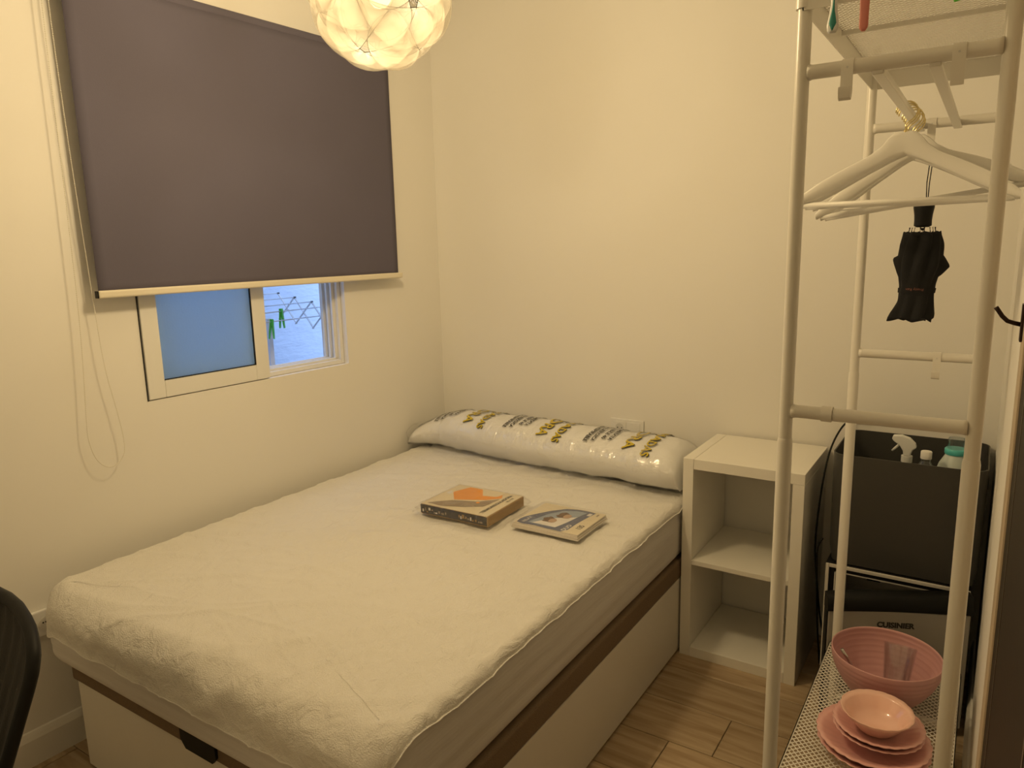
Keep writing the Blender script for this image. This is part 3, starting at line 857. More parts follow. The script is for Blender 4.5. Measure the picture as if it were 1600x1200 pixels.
flat([(-0.075, -0.085), (-0.020, -0.088), (0.030, -0.085), (0.044, -0.030), (0.054, 0.040), (0.062, 0.085), (0.020, 0.082), (-0.020, 0.062), (-0.050, 0.010)], 'skyprint', 'photo_panel', zc + 0.0006, cardb)
flat([(-0.060, -0.083), (0.030, -0.083), (0.042, -0.030), (0.052, 0.030), (0.020, 0.010), (-0.020, -0.020)], 'whiteprint', 'bed_linen_print', zc + 0.0011, cardb)
for (ex, ey, rr) in ((-0.016, -0.034, 0.021), (0.010, 0.022, 0.022)):
    flat([(ex - 0.006 + rr * (1.0 + 0.25 * math.sin(a * 2.1 + ex * 90)) * math.cos(a * PI / 8), ey + rr * (1.15 + 0.2 * math.cos(a * 1.3)) * math.sin(a * PI / 8)) for a in range(16)], 'hairprint', 'hair_print', zc + 0.0016, cardb)
    flat([(ex + 0.010 + rr * 0.62 * math.cos(a * PI / 8), ey - 0.004 + rr * 0.85 * math.sin(a * PI / 8)) for a in range(16)], 'skinprint', 'face_print', zc + 0.0021, cardb)
text_obj('card_title', 'RELAX', 0.018, 'whiteprint', lambda tx, ty: Vector((-0.084 - ty, -0.090 + tx, zc + 0.0008)), cardb, 0.0002, 0)
text_obj('card_letters', 'DUO', 0.022, 'whiteprint', lambda tx, ty: Vector((0.070 - ty, -0.095 + tx * 1.1, zc + 0.0008)), cardb, 0.0006, 0)
text_obj('card_size', '135', 0.026, 'ink_black', lambda tx, ty: Vector((0.108 - ty, -0.062 + tx, zc + 0.0003)), cardb, 0.0006, 0)
flat([(0.070, 0.060), (0.083, 0.060), (0.083, 0.082), (0.070, 0.082)], 'whiteprint', 'badge', zc + 0.0007, cardb)
flat([(0.100, 0.070), (0.106, 0.070), (0.106, 0.088), (0.100, 0.088)], 'greyprint', 'badge', zc + 0.0003, cardb)
MB().box((-W2 / 2 - 0.004, -D2 / 2 - 0.003, 0.0006), (W2 / 2 + 0.006, D2 / 2 + 0.006, zc + 0.0040), 0.004, 3).build('clear_film', 'film2', pk, True)

# ------------------------------------------------------------------ wall sockets
ws = empty('wall_socket', (1.013, 0, 0.742), label='white double wall socket on the back wall behind the pillow', cat='socket')
MB().box((-0.078, -0.009, -0.041), (0.078, -0.0003, 0.041), 0.003).build('face_plate', 'white_plastic', ws)
MB().box((-0.062, -0.0115, -0.029), (-0.003, -0.0092, 0.029), 0.001).build('socket_insert', 'white_plastic', ws)
MB().box((0.003, -0.0115, -0.029), (0.062, -0.0092, 0.029), 0.001).build('switch_rocker', 'white_plastic', ws)
def disc_y(c, r, y0, y1, seg=24):
    return MB().prism([(c[0] + r * math.cos(2 * PI * k / seg), c[1] + r * math.sin(2 * PI * k / seg)) for k in range(seg)], 1, y0, y1)
sr = disc_y((-0.0325, 0.002), 0.0195, -0.0122, -0.0116).build('socket_well', 'liner', ws)
for dx in (-0.0095, 0.0095): disc_y((-0.0325 + dx, 0.002), 0.0027, -0.0127, -0.0123, 12).build('pin_hole', 'black', sr)

ls = empty('wall_socket', (-0.0576, -1.951, 0.437), LW, label='white double wall socket low on the window wall beside the mattress', cat='socket')
MB().box((0.0003, -0.085, -0.041), (0.013, 0.075, 0.043), 0.004).build('face_plate', 'white_plastic', ls)
for yy in (-0.045, 0.025):
    sr = MB().prism([(yy + 0.021 * math.cos(2 * PI * k / 24), 0.021 * math.sin(2 * PI * k / 24)) for k in range(24)], 0, 0.0132, 0.0150).build('socket_well', 'trim', ls)
    for dy in (-0.008, 0.0, 0.008):
        MB().prism([(yy + dy + 0.0026 * math.cos(2 * PI * k / 10), 0.004 + 0.0026 * math.sin(2 * PI * k / 10)) for k in range(10)], 0, 0.0151, 0.0156).build('pin_hole', 'black', sr)

# ------------------------------------------------------------------ cube shelf unit
ks = empty('cube_shelf_unit', (1.62, -0.21, 0), label='white two-compartment cube shelf standing beside the bed', cat='shelf')
KX0, KX1, KY0, KY1 = 1.4125, 1.8300, -0.405, -0.015
def ksub(a): return (a[0] - 1.62, a[1] + 0.21, a[2])
TH = 0.038
MB().box(ksub((KX0, KY0, 0)), ksub((KX0 + TH, KY1, 0.77)), 0.0012).build('side_panel', 'shelfwood', ks)
MB().box(ksub((KX1 - TH, KY0, 0)), ksub((KX1, KY1, 0.7315)), 0.0012).build('side_panel', 'shelfwood', ks)
MB().box(ksub((KX0 + TH + 0.0012, KY0, 0.732)), ksub((KX1, KY1, 0.77)), 0.0012).build('top_panel', 'shelfwood', ks)
MB().box(ksub((KX0 + TH + 0.0005, KY0, 0)), ksub((KX1 - TH - 0.0005, KY1, TH)), 0.0012).build('bottom_panel', 'shelfwood', ks)
MB().box(ksub((KX0 + TH + 0.0005, KY0 + 0.001, 0.367)), ksub((KX1 - TH - 0.0005, KY1, 0.385)), 0.001).build('shelf_board', 'shelfwood', ks)
for z in (0.70, 0.12):
    MB().box(ksub((KX1, KY0 + 0.012, z)), ksub((KX1 + 0.0006, KY0 + 0.018, z + 0.008)), 0.0).build('dowel_cap', 'liner', ks)

# ------------------------------------------------------------------ clothes rack
RX0, RX1, RY0, RY1 = 1.985, 2.290, -1.44, -0.612
rk = empty('clothes_rack', (2.1375, -1.026, 0), label='white tubular clothes rack with mesh shelves at the right', cat='clothes rack')
RO = Vector((2.1375, -1.026, 0))
def rs(p): return Vector(p) - RO
ZR1, ZR2, ZS, ZT = 1.820, 1.2145, 0.300, 1.955
for x in (RX0, RX1):
    for y_ in (RY0, RY1):
        p = MB().tube([rs((x, y_, 1.155)), rs((x, y_, 2.02))], 0.0122, 20).build('post', 'rack', rk, True, 40)
        MB().tube([rs((x, y_, 0.018)), rs((x, y_, 1.152)), rs((x, y_, 1.160))], [0.0140, 0.0140, 0.0128], 20).build('post_sleeve', 'rack', p, True, 40)
        MB().tube([rs((x, y_, 0.0)), rs((x, y_, 0.019))], 0.0152, 16).build('foot_cap', 'white_plastic', p, True, 40)
        MB().tube([rs((x, y_, 2.018)), rs((x, y_, 2.026))], 0.0128, 16).build('end_cap', 'white_plastic', p, True, 40)
for y_ in (RY0, RY1):
    for z in (ZR1, ZR2, 0.14):
        MB().tube([rs((RX0 + 0.010, y_, z)), rs((RX0 + 0.018, y_, z)), rs((RX1 - 0.018, y_, z)), rs((RX1 - 0.010, y_, z))], [0.0142, 0.0122, 0.0122, 0.0142], 18).build('rung', 'rack', rk, True)
for x, in ((2.106,), (2.189,)):
    b = MB().box(rs((x - 0.0095, RY0 - 0.004, ZR1 - 0.018)), rs((x + 0.0095, RY1 + 0.004, ZR1 - 0.0105)), 0.002)
    b.box(rs((x - 0.0035, RY0 + 0.013, ZR1 - 0.012)), rs((x + 0.0035, RY1 - 0.013, ZR1 + 0.004)), 0.002)
    b.build('hanger_rail', 'rack', rk)
def mesh_bars(x0, x1, y0, y1, z, pitch, w, th, kx=1.0):
    """diamond expanded-metal mesh as flat bars in both diagonal directions"""
    b = MB()
    W0, D0 = x1 - x0, y1 - y0
    for sgn in (1, -1):
        c = -D0 * kx
        while c < W0 + D0 * kx:
            # line: x = c + sgn*kx*(y)  (local, y in 0..D0)
            pts = []
            if sgn > 0: f = lambda yy: c + kx * yy
            else: f = lambda yy: c + kx * (D0 - yy)
            # clip in x to 0..W0
            ya, yb = 0.0, D0
            # solve f(y)=0 and f(y)=W0
            if sgn > 0: r0, r1 = (0 - c) / kx, (W0 - c) / kx
            else: r1, r0 = D0 - (0 - c) / kx, D0 - (W0 - c) / kx
            ya, yb = max(ya, min(r0, r1)), min(yb, max(r0, r1))
            if yb - ya > 0.004:
                p = Vector((x0 + f(ya), y0 + ya, z)); q = Vector((x0 + f(yb), y0 + yb, z))
                d = (q - p).normalized(); n_ = Vector((-d.y, d.x, 0)) * (w / 2); zz = Vector((0, 0, th / 2))
                o_ = Vector((0, 0, 0.0002 * sgn))
                vs = [p - n_ - zz + o_, p + n_ - zz + o_, p + n_ + zz + o_, p - n_ + zz + o_, q - n_ - zz + o_, q + n_ - zz + o_, q + n_ + zz + o_, q - n_ + zz + o_]
                b.add(vs, [(0, 1, 2, 3), (7, 6, 5, 4), (0, 4, 5, 1), (1, 5, 6, 2), (2, 6, 7, 3), (3, 7, 4, 0)])
            c += pitch
    return b
SX0, SX1 = 1.962, 2.313
for nm, z, hgt, x0, x1, y0, y1 in (('mesh_shelf', ZS, 0.022, SX0, SX1, RY0 - 0.024, RY1 + 0.024), ('mesh_shelf', ZT + 0.010, 0.045, RX0 - 0.002, RX1 + 0.002, RY0 - 0.014, RY1 + 0.004)):
    fr = MB(); t_ = 0.0022
    top_z = z + 0.002
    fr.box(rs((x0, y0, z - hgt)), rs((x0 + t_, y1, top_z))); fr.box(rs((x1 - t_, y0, z - hgt)), rs((x1, y1, top_z)))
    fr.box(rs((x0, y0, z - hgt)), rs((x1, y0 + t_, top_z))); fr.box(rs((x0, y1 - t_, z - hgt)), rs((x1, y1, top_z)))
    # narrow flat rim
    rm = 0.004
    fr.box(rs((x0, y0, z)), rs((x0 + rm, y1, top_z))); fr.box(rs((x1 - rm, y0, z)), rs((x1, y1, top_z)))
    fr.box(rs((x0, y0, z)), rs((x1, y0 + rm, top_z))); fr.box(rs((x0, y1 - rm, z)), rs((x1, y1, top_z)))
    sh = fr.build(nm, 'rack', rk)
    b = mesh_bars(x0 + 0.002, x1 - 0.002, y0 + 0.002, y1 - 0.002, z, 0.0150 if z < 1 else 0.0115, 0.0030 if z < 1 else 0.0026, 0.0009, 0.9 if z < 1 else 0.8)
    b.v = [tuple(rs(v)) for v in b.v]
    b.build('expanded_mesh', 'rack', sh)
    if z > 1:
        MB().box(rs((x0, -1.093, z - 0.010)), rs((x1, -1.087, z - 0.001))).build('stiffener', 'rack', sh)
# clip sleeve of the top shelf around the front posts
for x in (RX0, RX1):
    MB().tube([rs((x, RY0, 1.925)), rs((x, RY0, 1.972))], 0.0158, 20).build('clip_sleeve', 'rack', rk, True, 40)
def rack_hook(x, y_, z, front=True, L=0.055, lip=True):
    """strap hook hung over a rung, strap on the camera side"""
    s = -1 if front else -1
    pts = []
    r = 0.0135
    path = [(r, -0.006)] + [(r * math.cos(a), r * math.sin(a)) for a in [k * PI / 8 for k in range(0, 9)]] + [(-r, -0.02), (-r, -L)]
    if lip: path += [(-r - 0.002, -L - 0.006), (-r - 0.008, -L - 0.010), (-r - 0.015, -L - 0.007), (-r - 0.018, -L + 0.001), (-r - 0.018, -L + 0.010)]
    w = 0.0095
    b = MB(); th = 0.0013
    P = [Vector((0, p[0], p[1])) for p in path]
    n = len(P); vs = []
    for i in range(n):
        d = (P[min(i + 1, n - 1)] - P[max(i - 1, 0)]).normalized(); nn = Vector((0, -d.z, d.y)) * th
        for sx_ in (-w, w):
            for k in (-1, 1): vs.append(rs((x, y_, z)) + P[i] + nn * k * 0.5 + Vector((sx_, 0, 0)))
    fs = []
    for i in range(n - 1):
        a, c = i * 4, (i + 1) * 4
        fs += [(a, a + 2, c + 2, c), (a + 1, c + 1, c + 3, a + 3), (a, c, c + 1, a + 1), (a + 2, a + 3, c + 3, c + 2)]
    fs += [(0, 1, 3, 2), ((n - 1) * 4, (n - 1) * 4 + 2, (n - 1) * 4 + 3, (n - 1) * 4 + 1)]
    b.add(vs, fs); h = b.build('hook', 'rack', rk, True, 40)
    MB().tube([rs((x, y_ - r - 0.0012, z - 0.002)), rs((x, y_ - r - 0.0004, z - 0.002))], 0.0018, 10).build('rivet_hole', 'liner', h)
    return h
rack_hook(2.060, RY0, ZR1, L=0.046)
rack_hook(2.222, RY0, ZR1, L=0.052, lip=False)
rack_hook(2.132, RY1, ZR1, L=0.046)
rack_hook(2.187, RY1, ZR2, L=0.046)
# empty clip on the lower front rung
b = MB()
pth = []
for k in range(0, 13): pth.append((0.0138 * math.cos(-0.9 + k * 0.42), 0.0138 * math.sin(-0.9 + k * 0.42)))
vs = []; fs = []
for i, (py, pz) in enumerate(pth):
    for sx_ in (-0.0095, 0.0095):
        for q in (1.0, 1.10): vs.append(rs((2.058 + sx_, RY0 + py * q, ZR2 + pz * q)))
for i in range(len(pth) - 1):
    a, c = i * 4, (i + 1) * 4
    fs += [(a, a + 2, c + 2, c), (a + 1, c + 1, c + 3, a + 3), (a, c, c + 1, a + 1), (a + 2, a + 3, c + 3, c + 2)]
b.add(vs, fs); b.build('hook_clip', 'rack', rk, True, 40)

# ------------------------------------------------------------------ hangers
def make_hanger(label):
    h = empty('coat_hanger', label=label, cat='hanger', group='white hangers on the rack rail')
    # origin: top of the rail under the hook
    W = 0.222
    outl = []
    top_pts = [(0.0, -0.060), (0.020, -0.0605), (0.029, -0.066), (0.042, -0.086), (0.070, -0.108), (0.120, -0.132), (0.170, -0.160), (0.210, -0.188), (W, -0.200)]
    bot_pts = [(W - 0.002, -0.216), (0.190, -0.206), (0.140, -0.180), (0.080, -0.146), (0.030, -0.120), (0.0, -0.108)]
    rgt = top_pts + bot_pts
    full = rgt + [(-x, z) for x, z in reversed(rgt[1:-1])]
    n = len(full)
    def arm(x, z, s):
        # arms thicken and sweep forward at the ends
        t = abs(x) / W
        return Vector((x, -0.020 * t * t + s * (0.0055 + 0.004 * t), z))
    vs = []; fs = []
    for s in (-1, 1):
        for (x, z) in full: vs.append(arm(x, z, s))
    # quads between top and bottom outlines: build strip
    m = len(top_pts)
    b = MB()
    # resample top and bottom to the same count
    def samp(pts, t):
        tot = pts[-1][0]; X = t * W
        for (x0, z0), (x1, z1) in zip(pts[:-1], pts[1:]):
            if x0 <= X <= x1 + 1e-9: return z0 + (z1 - z0) * ((X - x0) / max(1e-9, x1 - x0))
        return pts[-1][1]
    bp = sorted([(x if x < W - 0.003 else W, z) for x, z in bot_pts])
    N_ = 40
    def sec(u, v):
        t = -1 + 2 * u
        zt_, zb_ = samp(top_pts, abs(t)), samp(bp, abs(t))
        a = 2 * PI * v
        zc_, hz = (zt_ + zb_) / 2, (zt_ - zb_) / 2
        s = math.copysign(abs(math.cos(a)) ** 0.6, math.cos(a)); q = math.copysign(abs(math.sin(a)) ** 0.6, math.sin(a))
        base_ = arm(t * W, zc_, 0); w_ = 0.0055 + 0.0045 * abs(t)
        return (base_.x, base_.y + w_ * s, zc_ + hz * q)
    nv = 12
    vs = [sec(i / N_, j / nv) for i in range(N_ + 1) for j in range(nv)]
    fs = [(i * nv + j, i * nv + (j + 1) % nv, (i + 1) * nv + (j + 1) % nv, (i + 1) * nv + j) for i in range(N_) for j in range(nv)]
    fs += [tuple(range(nv)), tuple(N_ * nv + j for j in range(nv))]
    b.add(vs, fs); b.build('arms', 'hanger', h, True, 50)
    for s in (-1, 1):
        MB().box((s * 0.176 - 0.006, -0.016, -0.176), (s * 0.176 + 0.006, -0.013, -0.164), 0.001).build('notch', 'hanger', h)
    MB().tube([(-0.212, -0.018, -0.212), (0.212, -0.018, -0.212)], 0.0062, 12).build('trouser_bar', 'hanger', h, True)
    pth = [(0, 0, -0.062), (0, 0, -0.044), (0.004, 0, -0.036), (0.010, 0, -0.031)]
    rr = 0.0215
    cz = rr * 0 - 0.0185
    pth = [(0, 0, -0.064), (0, 0, -0.046), (0.006, 0, -0.040)]
    for k in range(0, 12):
        a = -0.95 + k * (PI + 1.0) / 11
        pth.append((rr * math.cos(a), 0, cz + rr * math.sin(a)))
    MB().tube(pth, 0.0016, 8).build('wire_hook', 'gold', h, True)
    MB().tube([(0, 0, -0.0645), (0, 0, -0.058)], 0.004, 12).build('ferrule', 'gold', h, True, 40)
    return h
def copy_tree(o, parent=None):
    c = o.copy(); COL.objects.link(c); c.parent = parent
    for ch in o.children: copy_tree(ch, c)
    return c
hl = ['frontmost white wooden hanger with gold hook on the rack rail', 'second white hanger from the front on the rack rail',
      'third white hanger from the front on the rack rail', 'fourth white hanger from the front on the rack rail', 'fifth white hanger from the front on the rack rail', 'rearmost white hanger on the rack rail, nearest the back wall']
h0 = make_hanger(hl[0])
spec = [(-0.965, 0.02, 0.0), (-0.938, 0.0, 0.012), (-0.910, -0.02, -0.01), (-0.865, -0.05, -0.13), (-0.828, -0.06, -0.145), (-0.775, 0.0, -0.02)]
for i, (y_, rz, ry) in enumerate(spec):
    h = h0 if i == 0 else copy_tree(h0)
    h['label'] = hl[i]
    h.location = (2.106, y_, ZR1 + 0.0045); h.rotation_euler = (0, ry, rz)

# ------------------------------------------------------------------ umbrella
um = empty('folding_umbrella', (2.130, RY1 - 0.030, 1.62), label='folded black umbrella hanging by its cord from the back rung hook', cat='umbrella')
MB().lathe([(0.001, 0.002), (0.020, 0.001), (0.0245, -0.004), (0.0245, -0.012), (0.0215, -0.030), (0.0205, -0.045), (0.0208, -0.058), (0.014, -0.062), (0.001, -0.062)], seg=28).build('handle', 'black', um, True, 50)
MB().tube([(0, 0, -0.064), (0, 0, -0.085)], 0.005, 10).build('shaft', 'chrome', um, True)
cl = um
def umb(u, v):
    z = -0.078 - 0.225 * v
    a = 2 * PI * u
    # profile: gathered at the top, flared folds, strap waist, loose skirt
    prof_ = [(0.0, 0.040), (0.12, 0.046), (0.30, 0.049), (0.45, 0.046), (0.60, 0.040), (0.68, 0.040), (0.80, 0.043), (0.92, 0.044), (1.0, 0.043)]
    for (v0, r0), (v1, r1) in zip(prof_[:-1], prof_[1:]):
        if v <= v1: r = r0 + (r1 - r0) * (v - v0) / (v1 - v0); break
    amp = 0.009 * min(1, abs(v - 0.64) * 3.4)
    sw = a + 0.9 * v
    r += amp * (abs(math.sin(sw * 4)) - 0.5) * 1.3 + 0.004 * noise.noise(Vector((math.cos(a) * 2, math.sin(a) * 2, v * 4)))
    if 0.25 < v < 0.5: r += 0.020 * max(0, math.cos(a - 0.1)) ** 10 * (1 - abs(v - 0.38) / 0.13) + 0.014 * max(0, math.cos(a - 2.9)) ** 10 * (1 - min(1, abs(v - 0.30) / 0.2))
    if v > 0.8: r += 0.02 * (v - 0.8) * 5 * max(0, math.cos(a - 3.3)) ** 6 * 0.8
    if v > 0.985: z += 0.006 * math.sin(a * 5)
    if v < 0.02: z += 0.006 * math.sin(a * 8)
    return Vector((r * math.cos(a) - 0.006 * v * v, 0.62 * r * math.sin(a), z))
b = MB().grid(umb, 96, 44, True)
b.f.append(tuple(range(96))); b.f.append(tuple(44 * 96 + i for i in range(96)))
cano = b.build('canopy_cloth', 'blackcloth', um, True)
for k in range(8):
    a = 2 * PI * k / 8 + 0.2
    x, y_ = 0.030 * math.cos(a), 0.020 * math.sin(a)
    MB().tube([(x * 1.15, y_ * 1.15, -0.086), (x, y_, -0.068), (x * 0.98, y_ * 0.98, -0.062)], [0.0016, 0.0012, 0.002], 6).build('rib_tip', 'chrome' if k % 2 else 'black', um, True)
sv = [(umb(k / 48, 0.645) * 1.0) for k in range(48)]
strap = MB()
def stp(u, v):
    p = umb(u, 0.63 + 0.055 * v); s_ = 1.05
    return Vector((p.x * s_, p.y * s_, p.z))
strap.grid(stp, 64, 3, True); strap.build('closing_strap', 'blackcloth', um, True)
def umbtext(tx, ty):
    # upside-down lettering on the strap, seen from the front (-y side)
    ang = -PI / 2 - (tx - 0.020) / 0.042 - 0.10
    r = 0.0425
    return Vector((r * math.cos(ang) * 1.02, 0.62 * r * math.sin(ang) * 1.10 - 0.002, -0.219 - ty))
text_obj('strap_print', 'Pretty Rain', 0.0095, 'strapprint', umbtext, um, 0.0, 1)
MB().tube([(0.004, 0, 0.0), (0.002, -0.001, 0.05), (0.006, -0.001, 0.115), (0.003, 0.000, 0.142), (0.008, 0.0, 0.146), (0.012, 0.0, 0.115), (0.008, 0, 0.05), (0.007, 0, 0.0)], 0.0013, 6).build('wrist_cord', 'blackcloth', um, True)

# ------------------------------------------------------------------ small things hanging at the top of the rack
t = empty('utensil', (2.036, RY0 - 0.030, 1.872), label='teal and white plastic handle dangling from the top of the rack', cat='utensil')
t.rotation_euler = (0, 0.02, 0)
def blade(pw, th, dz=0.0):
    def fn(u, v):
        z = u * 0.16
        for (z0, w0), (z1, w1) in zip(pw[:-1], pw[1:]):
            if z <= z1 + 1e-9: w = w0 + (w1 - w0) * (z - z0) / (z1 - z0); break
        a = 2 * PI * v
        return (w * math.cos(a), th * math.sin(a), z + dz)
    b = MB(); nu, nv = 40, 16
    vs = [fn(i / nu, j / nv) for i in range(nu + 1) for j in range(nv)]
    fs = [(i * nv + j, i * nv + (j + 1) % nv, (i + 1) * nv + (j + 1) % nv, (i + 1) * nv + j) for i in range(nu) for j in range(nv)]
    fs += [tuple(range(nv)), tuple(nu * nv + j for j in range(nv))]
    return b.add(vs, fs)
blade([(0, 0.006), (0.004, 0.0085), (0.012, 0.0095), (0.030, 0.0068), (0.045, 0.0050), (0.060, 0.0060), (0.10, 0.008), (0.16, 0.007)], 0.004).build('handle_body', 'softwhite', t, True)
b = blade([(0, 0.001), (0.006, 0.0060), (0.012, 0.0078), (0.030, 0.0040), (0.045, 0.0022), (0.060, 0.0030), (0.10, 0.005), (0.16, 0.004)], 0.0048, 0.003); b.build('grip_inlay', 'teal', t, True)
t = empty('utensil', (2.083, RY0 - 0.026, 1.868), label='salmon pink plastic handle dangling from the top of the rack', cat='utensil')
blade([(0, 0.003), (0.003, 0.0058), (0.008, 0.0070), (0.030, 0.0070), (0.06, 0.0078), (0.10, 0.009), (0.16, 0.008)], 0.0035).build('handle_body', 'pinkplastic', t, True)
clothespin((2.222, RY0 - 0.026, 1.962), (0.0, 0.30, 1.1), 'green clothespin clipped to the top shelf of the clothes rack', 0.075)

# ------------------------------------------------------------------ crockery on the lower shelf
ZSH = ZS + 0.0022
bw = empty('mixing_bowl', (2.137, -0.815, ZSH), label='large ribbed dusty pink bowl on the mesh shelf holding a glass', cat='bowl')
pr_o = [(0.001, 0.0), (0.066, 0.0), (0.072, 0.003)]
n = 26
for k in range(n + 1):
    t_ = k / n
    r = 0.072 + (0.136 - 0.072) * (1 - (1 - t_) ** 1.9); z = 0.004 + 0.128 * t_
    r += 0.0009 * math.sin(t_ * 2 * PI * 9)
    pr_o.append((r, z))
pr_i = [(r - 0.0035, max(z, 0.0045)) for r, z in reversed(pr_o[3:])] + [(0.001, 0.0045)]
MB().lathe(pr_o + [(0.1345, 0.1338)] + pr_i, seg=72).build('bowl_shell', 'pink', bw, True)
def tumbler(name, loc, rot, label, par=None):
    t = empty(name, loc, label=label, cat='glass', group='glasses in the pink bowl'); t.rotation_euler = rot
    MB().lathe([(0.001, 0), (0.028, 0.0), (0.030, 0.004), (0.041, 0.118), (0.040, 0.120), (0.0388, 0.118), (0.0275, 0.009), (0.001, 0.008)], seg=36).build('glass_wall', 'glass', t, True, 50)
    return t
tumbler('drinking_glass', (2.163, -0.808, ZSH + 0.024), (-0.42, 0.03, 0), 'clear drinking glass leaning inside the large pink bowl')
ck = empty('cutlery', (2.105, -0.848, ZSH + 0.020), label='steel cutlery handle leaning over the rim of the pink bowl', cat='cutlery')
MB().tube([(-0.068, -0.042, 0.130), (-0.054, -0.034, 0.104), (-0.030, -0.020, 0.054), (0.0, 0.0, 0.006)], [0.0042, 0.0046, 0.0030, 0.0035], 8).build('handle', 'chrome', ck, True)

def scallop(nl, amp): return lambda a, r, z: 1 + amp * (abs(math.sin(a * nl / 2)) - 0.6) * min(1.0, max(0, (r - 0.05) / 0.04))
def plate(name, loc, R, h, m, label, cat='plate', group=None, nl=26, amp=0.022, tilt=(0, 0, 0)):
    t = empty(name, loc, label=label, cat=cat, group=group); t.rotation_euler = tilt
    o_ = [(0.001, 0.0), (R * 0.52, 0.0), (R * 0.55, 0.003), (R * 0.70, h * 0.35), (R * 0.88, h * 0.75), (R, h)]
    i_ = [(R * 0.995, h + 0.0022), (R * 0.87, h * 0.75 + 0.004), (R * 0.69, h * 0.35 + 0.004), (R * 0.54, 0.0055), (0.001, 0.005)]
    MB().lathe(o_ + i_, seg=130, rmod=scallop(nl, amp)).build('plate_body' if cat == 'plate' else 'bowl_body', m, t, True)
    return t
PC = (2.142, -1.065)
plate('dinner_plate', (PC[0], PC[1], ZSH), 0.126, 0.026, 'pinkceramic', 'bottom pink scalloped dinner plate of the stack on the mesh shelf', group='pink dinner plates')
plate('dinner_plate', (PC[0] - 0.001, PC[1] + 0.002, ZSH + 0.0155), 0.127, 0.026, 'pinkceramic', 'upper large pink scalloped dinner plate under the side plates', group='pink dinner plates')
plate('side_plate', (PC[0] + 0.008, PC[1] + 0.008, ZSH + 0.040), 0.101, 0.024, 'pinkceramic', 'lower pink scalloped side plate in the stack on the mesh shelf', group='pink side plates')
plate('side_plate', (PC[0] + 0.008, PC[1] + 0.009, ZSH + 0.052), 0.101, 0.024, 'pinkceramic', 'upper pink scalloped side plate directly under the small bowl', group='pink side plates')
plate('cereal_bowl', (PC[0] + 0.004, PC[1] + 0.003, ZSH + 0.0625), 0.081, 0.048, 'palepink', 'small pale pink scalloped bowl on top of the plate stack', cat='bowl', nl=18, amp=0.022)

# ------------------------------------------------------------------ mini fridge, door ajar
FX0, FX1, FY0, FY1, FZ = 1.903, 2.318, -0.377, -0.03, 0.470
fg = empty('mini_fridge', ((FX0 + FX1) / 2, (FY0 + FY1) / 2, 0), label='black mini fridge with silver door ajar behind the clothes rack', cat='fridge')
FO = Vector(fg.location)
def fs_(p): return Vector(p) - FO
b = MB(); tw = 0.028
b.box(fs_((FX0, FY0 + 0.004, 0.02)), fs_((FX0 + tw, FY1, FZ)), 0.003); b.box(fs_((FX1 - tw, FY0 + 0.004, 0.02)), fs_((FX1, FY1, FZ)), 0.003)
b.box(fs_((FX0 + tw, FY0 + 0.004, FZ - tw)), fs_((FX1 - tw, FY1, FZ)), 0.003); b.box(fs_((FX0 + tw, FY0 + 0.004, 0.02)), fs_((FX1 - tw, FY1, 0.05)), 0.003)
b.box(fs_((FX0 + tw, FY1 - 0.03, 0.05)), fs_((FX1 - tw, FY1, FZ - tw)), 0.0)
b.build('cabinet', 'black', fg)
b = MB(); w = 0.012
b.box(fs_((FX0 + 0.001, FY0 - 0.003, 0.025)), fs_((FX0 + w, FY0 + 0.004, FZ - 0.002)), 0.002); b.box(fs_((FX1 - w, FY0 - 0.003, 0.025)), fs_((FX1 - 0.001, FY0 + 0.004, FZ - 0.002)), 0.002)
b.box(fs_((FX0 + w, FY0 - 0.003, FZ - 0.014)), fs_((FX1 - w, FY0 + 0.004, FZ - 0.002)), 0.002)
b.build('front_trim', 'lighttrim', fg)
b = MB(); li = tw + 0.0005
b.box(fs_((FX0 + tw, FY0 + 0.006, 0.05)), fs_((FX0 + tw + 0.004, FY1 - 0.031, FZ - tw))); b.box(fs_((FX1 - tw - 0.004, FY0 + 0.006, 0.05)), fs_((FX1 - tw, FY1 - 0.031, FZ - tw)))
b.box(fs_((FX0 + tw, FY1 - 0.036, 0.05)), fs_((FX1 - tw, FY1 - 0.031, FZ - tw))); b.box(fs_((FX0 + tw, FY0 + 0.006, 0.0505)), fs_((FX1 - tw, FY1 - 0.031, 0.055)))
b.box(fs_((FX0 + tw, FY0 + 0.006, FZ - tw - 0.004)), fs_((FX1 - tw, FY1 - 0.031, FZ - tw)))
b.build('inner_liner', 'liner', fg)
shf = MB().box(fs_((FX0 + tw + 0.005, FY0 + 0.05, 0.262)), fs_((FX1 - tw - 0.005, FY1 - 0.038, 0.268)), 0.002).build('inner_shelf', 'liner', fg)
for k in range(7):
    z = 0.30 + 0.010 * k
    wd = 0.040 * math.sqrt(max(0.1, 1 - ((k - 3) / 3.6) ** 2))
    MB().box(fs_((2.020 - wd, FY1 - 0.0385, z)), fs_((2.020 + wd, FY1 - 0.0362, z + 0.004))).build('grille_slot', 'black', fg)
for k in range(9):
    x = 2.070 + 0.0115 * k
    MB().box(fs_((x, FY1 - 0.0385, 0.315)), fs_((x + 0.006, FY1 - 0.0362, 0.352))).build('vent_slot', 'black', fg)
dd = empty('fridge_door_pivot')
bpy.data.objects.remove(dd)
DP = Vector((2.312, -0.384, 0)); DL = 0.412; ang = math.atan2(-0.158, -0.372)
def dpt(s_, n_, z):   # s_ along the door from the hinge, n_ outwards
    d = Vector((math.cos(ang), math.sin(ang), 0)); nn = Vector((-d.y, d.x, 0))
    if nn.y > 0: nn = -nn
    return DP + d * s_ + nn * n_ + Vector((0, 0, z)) - FO
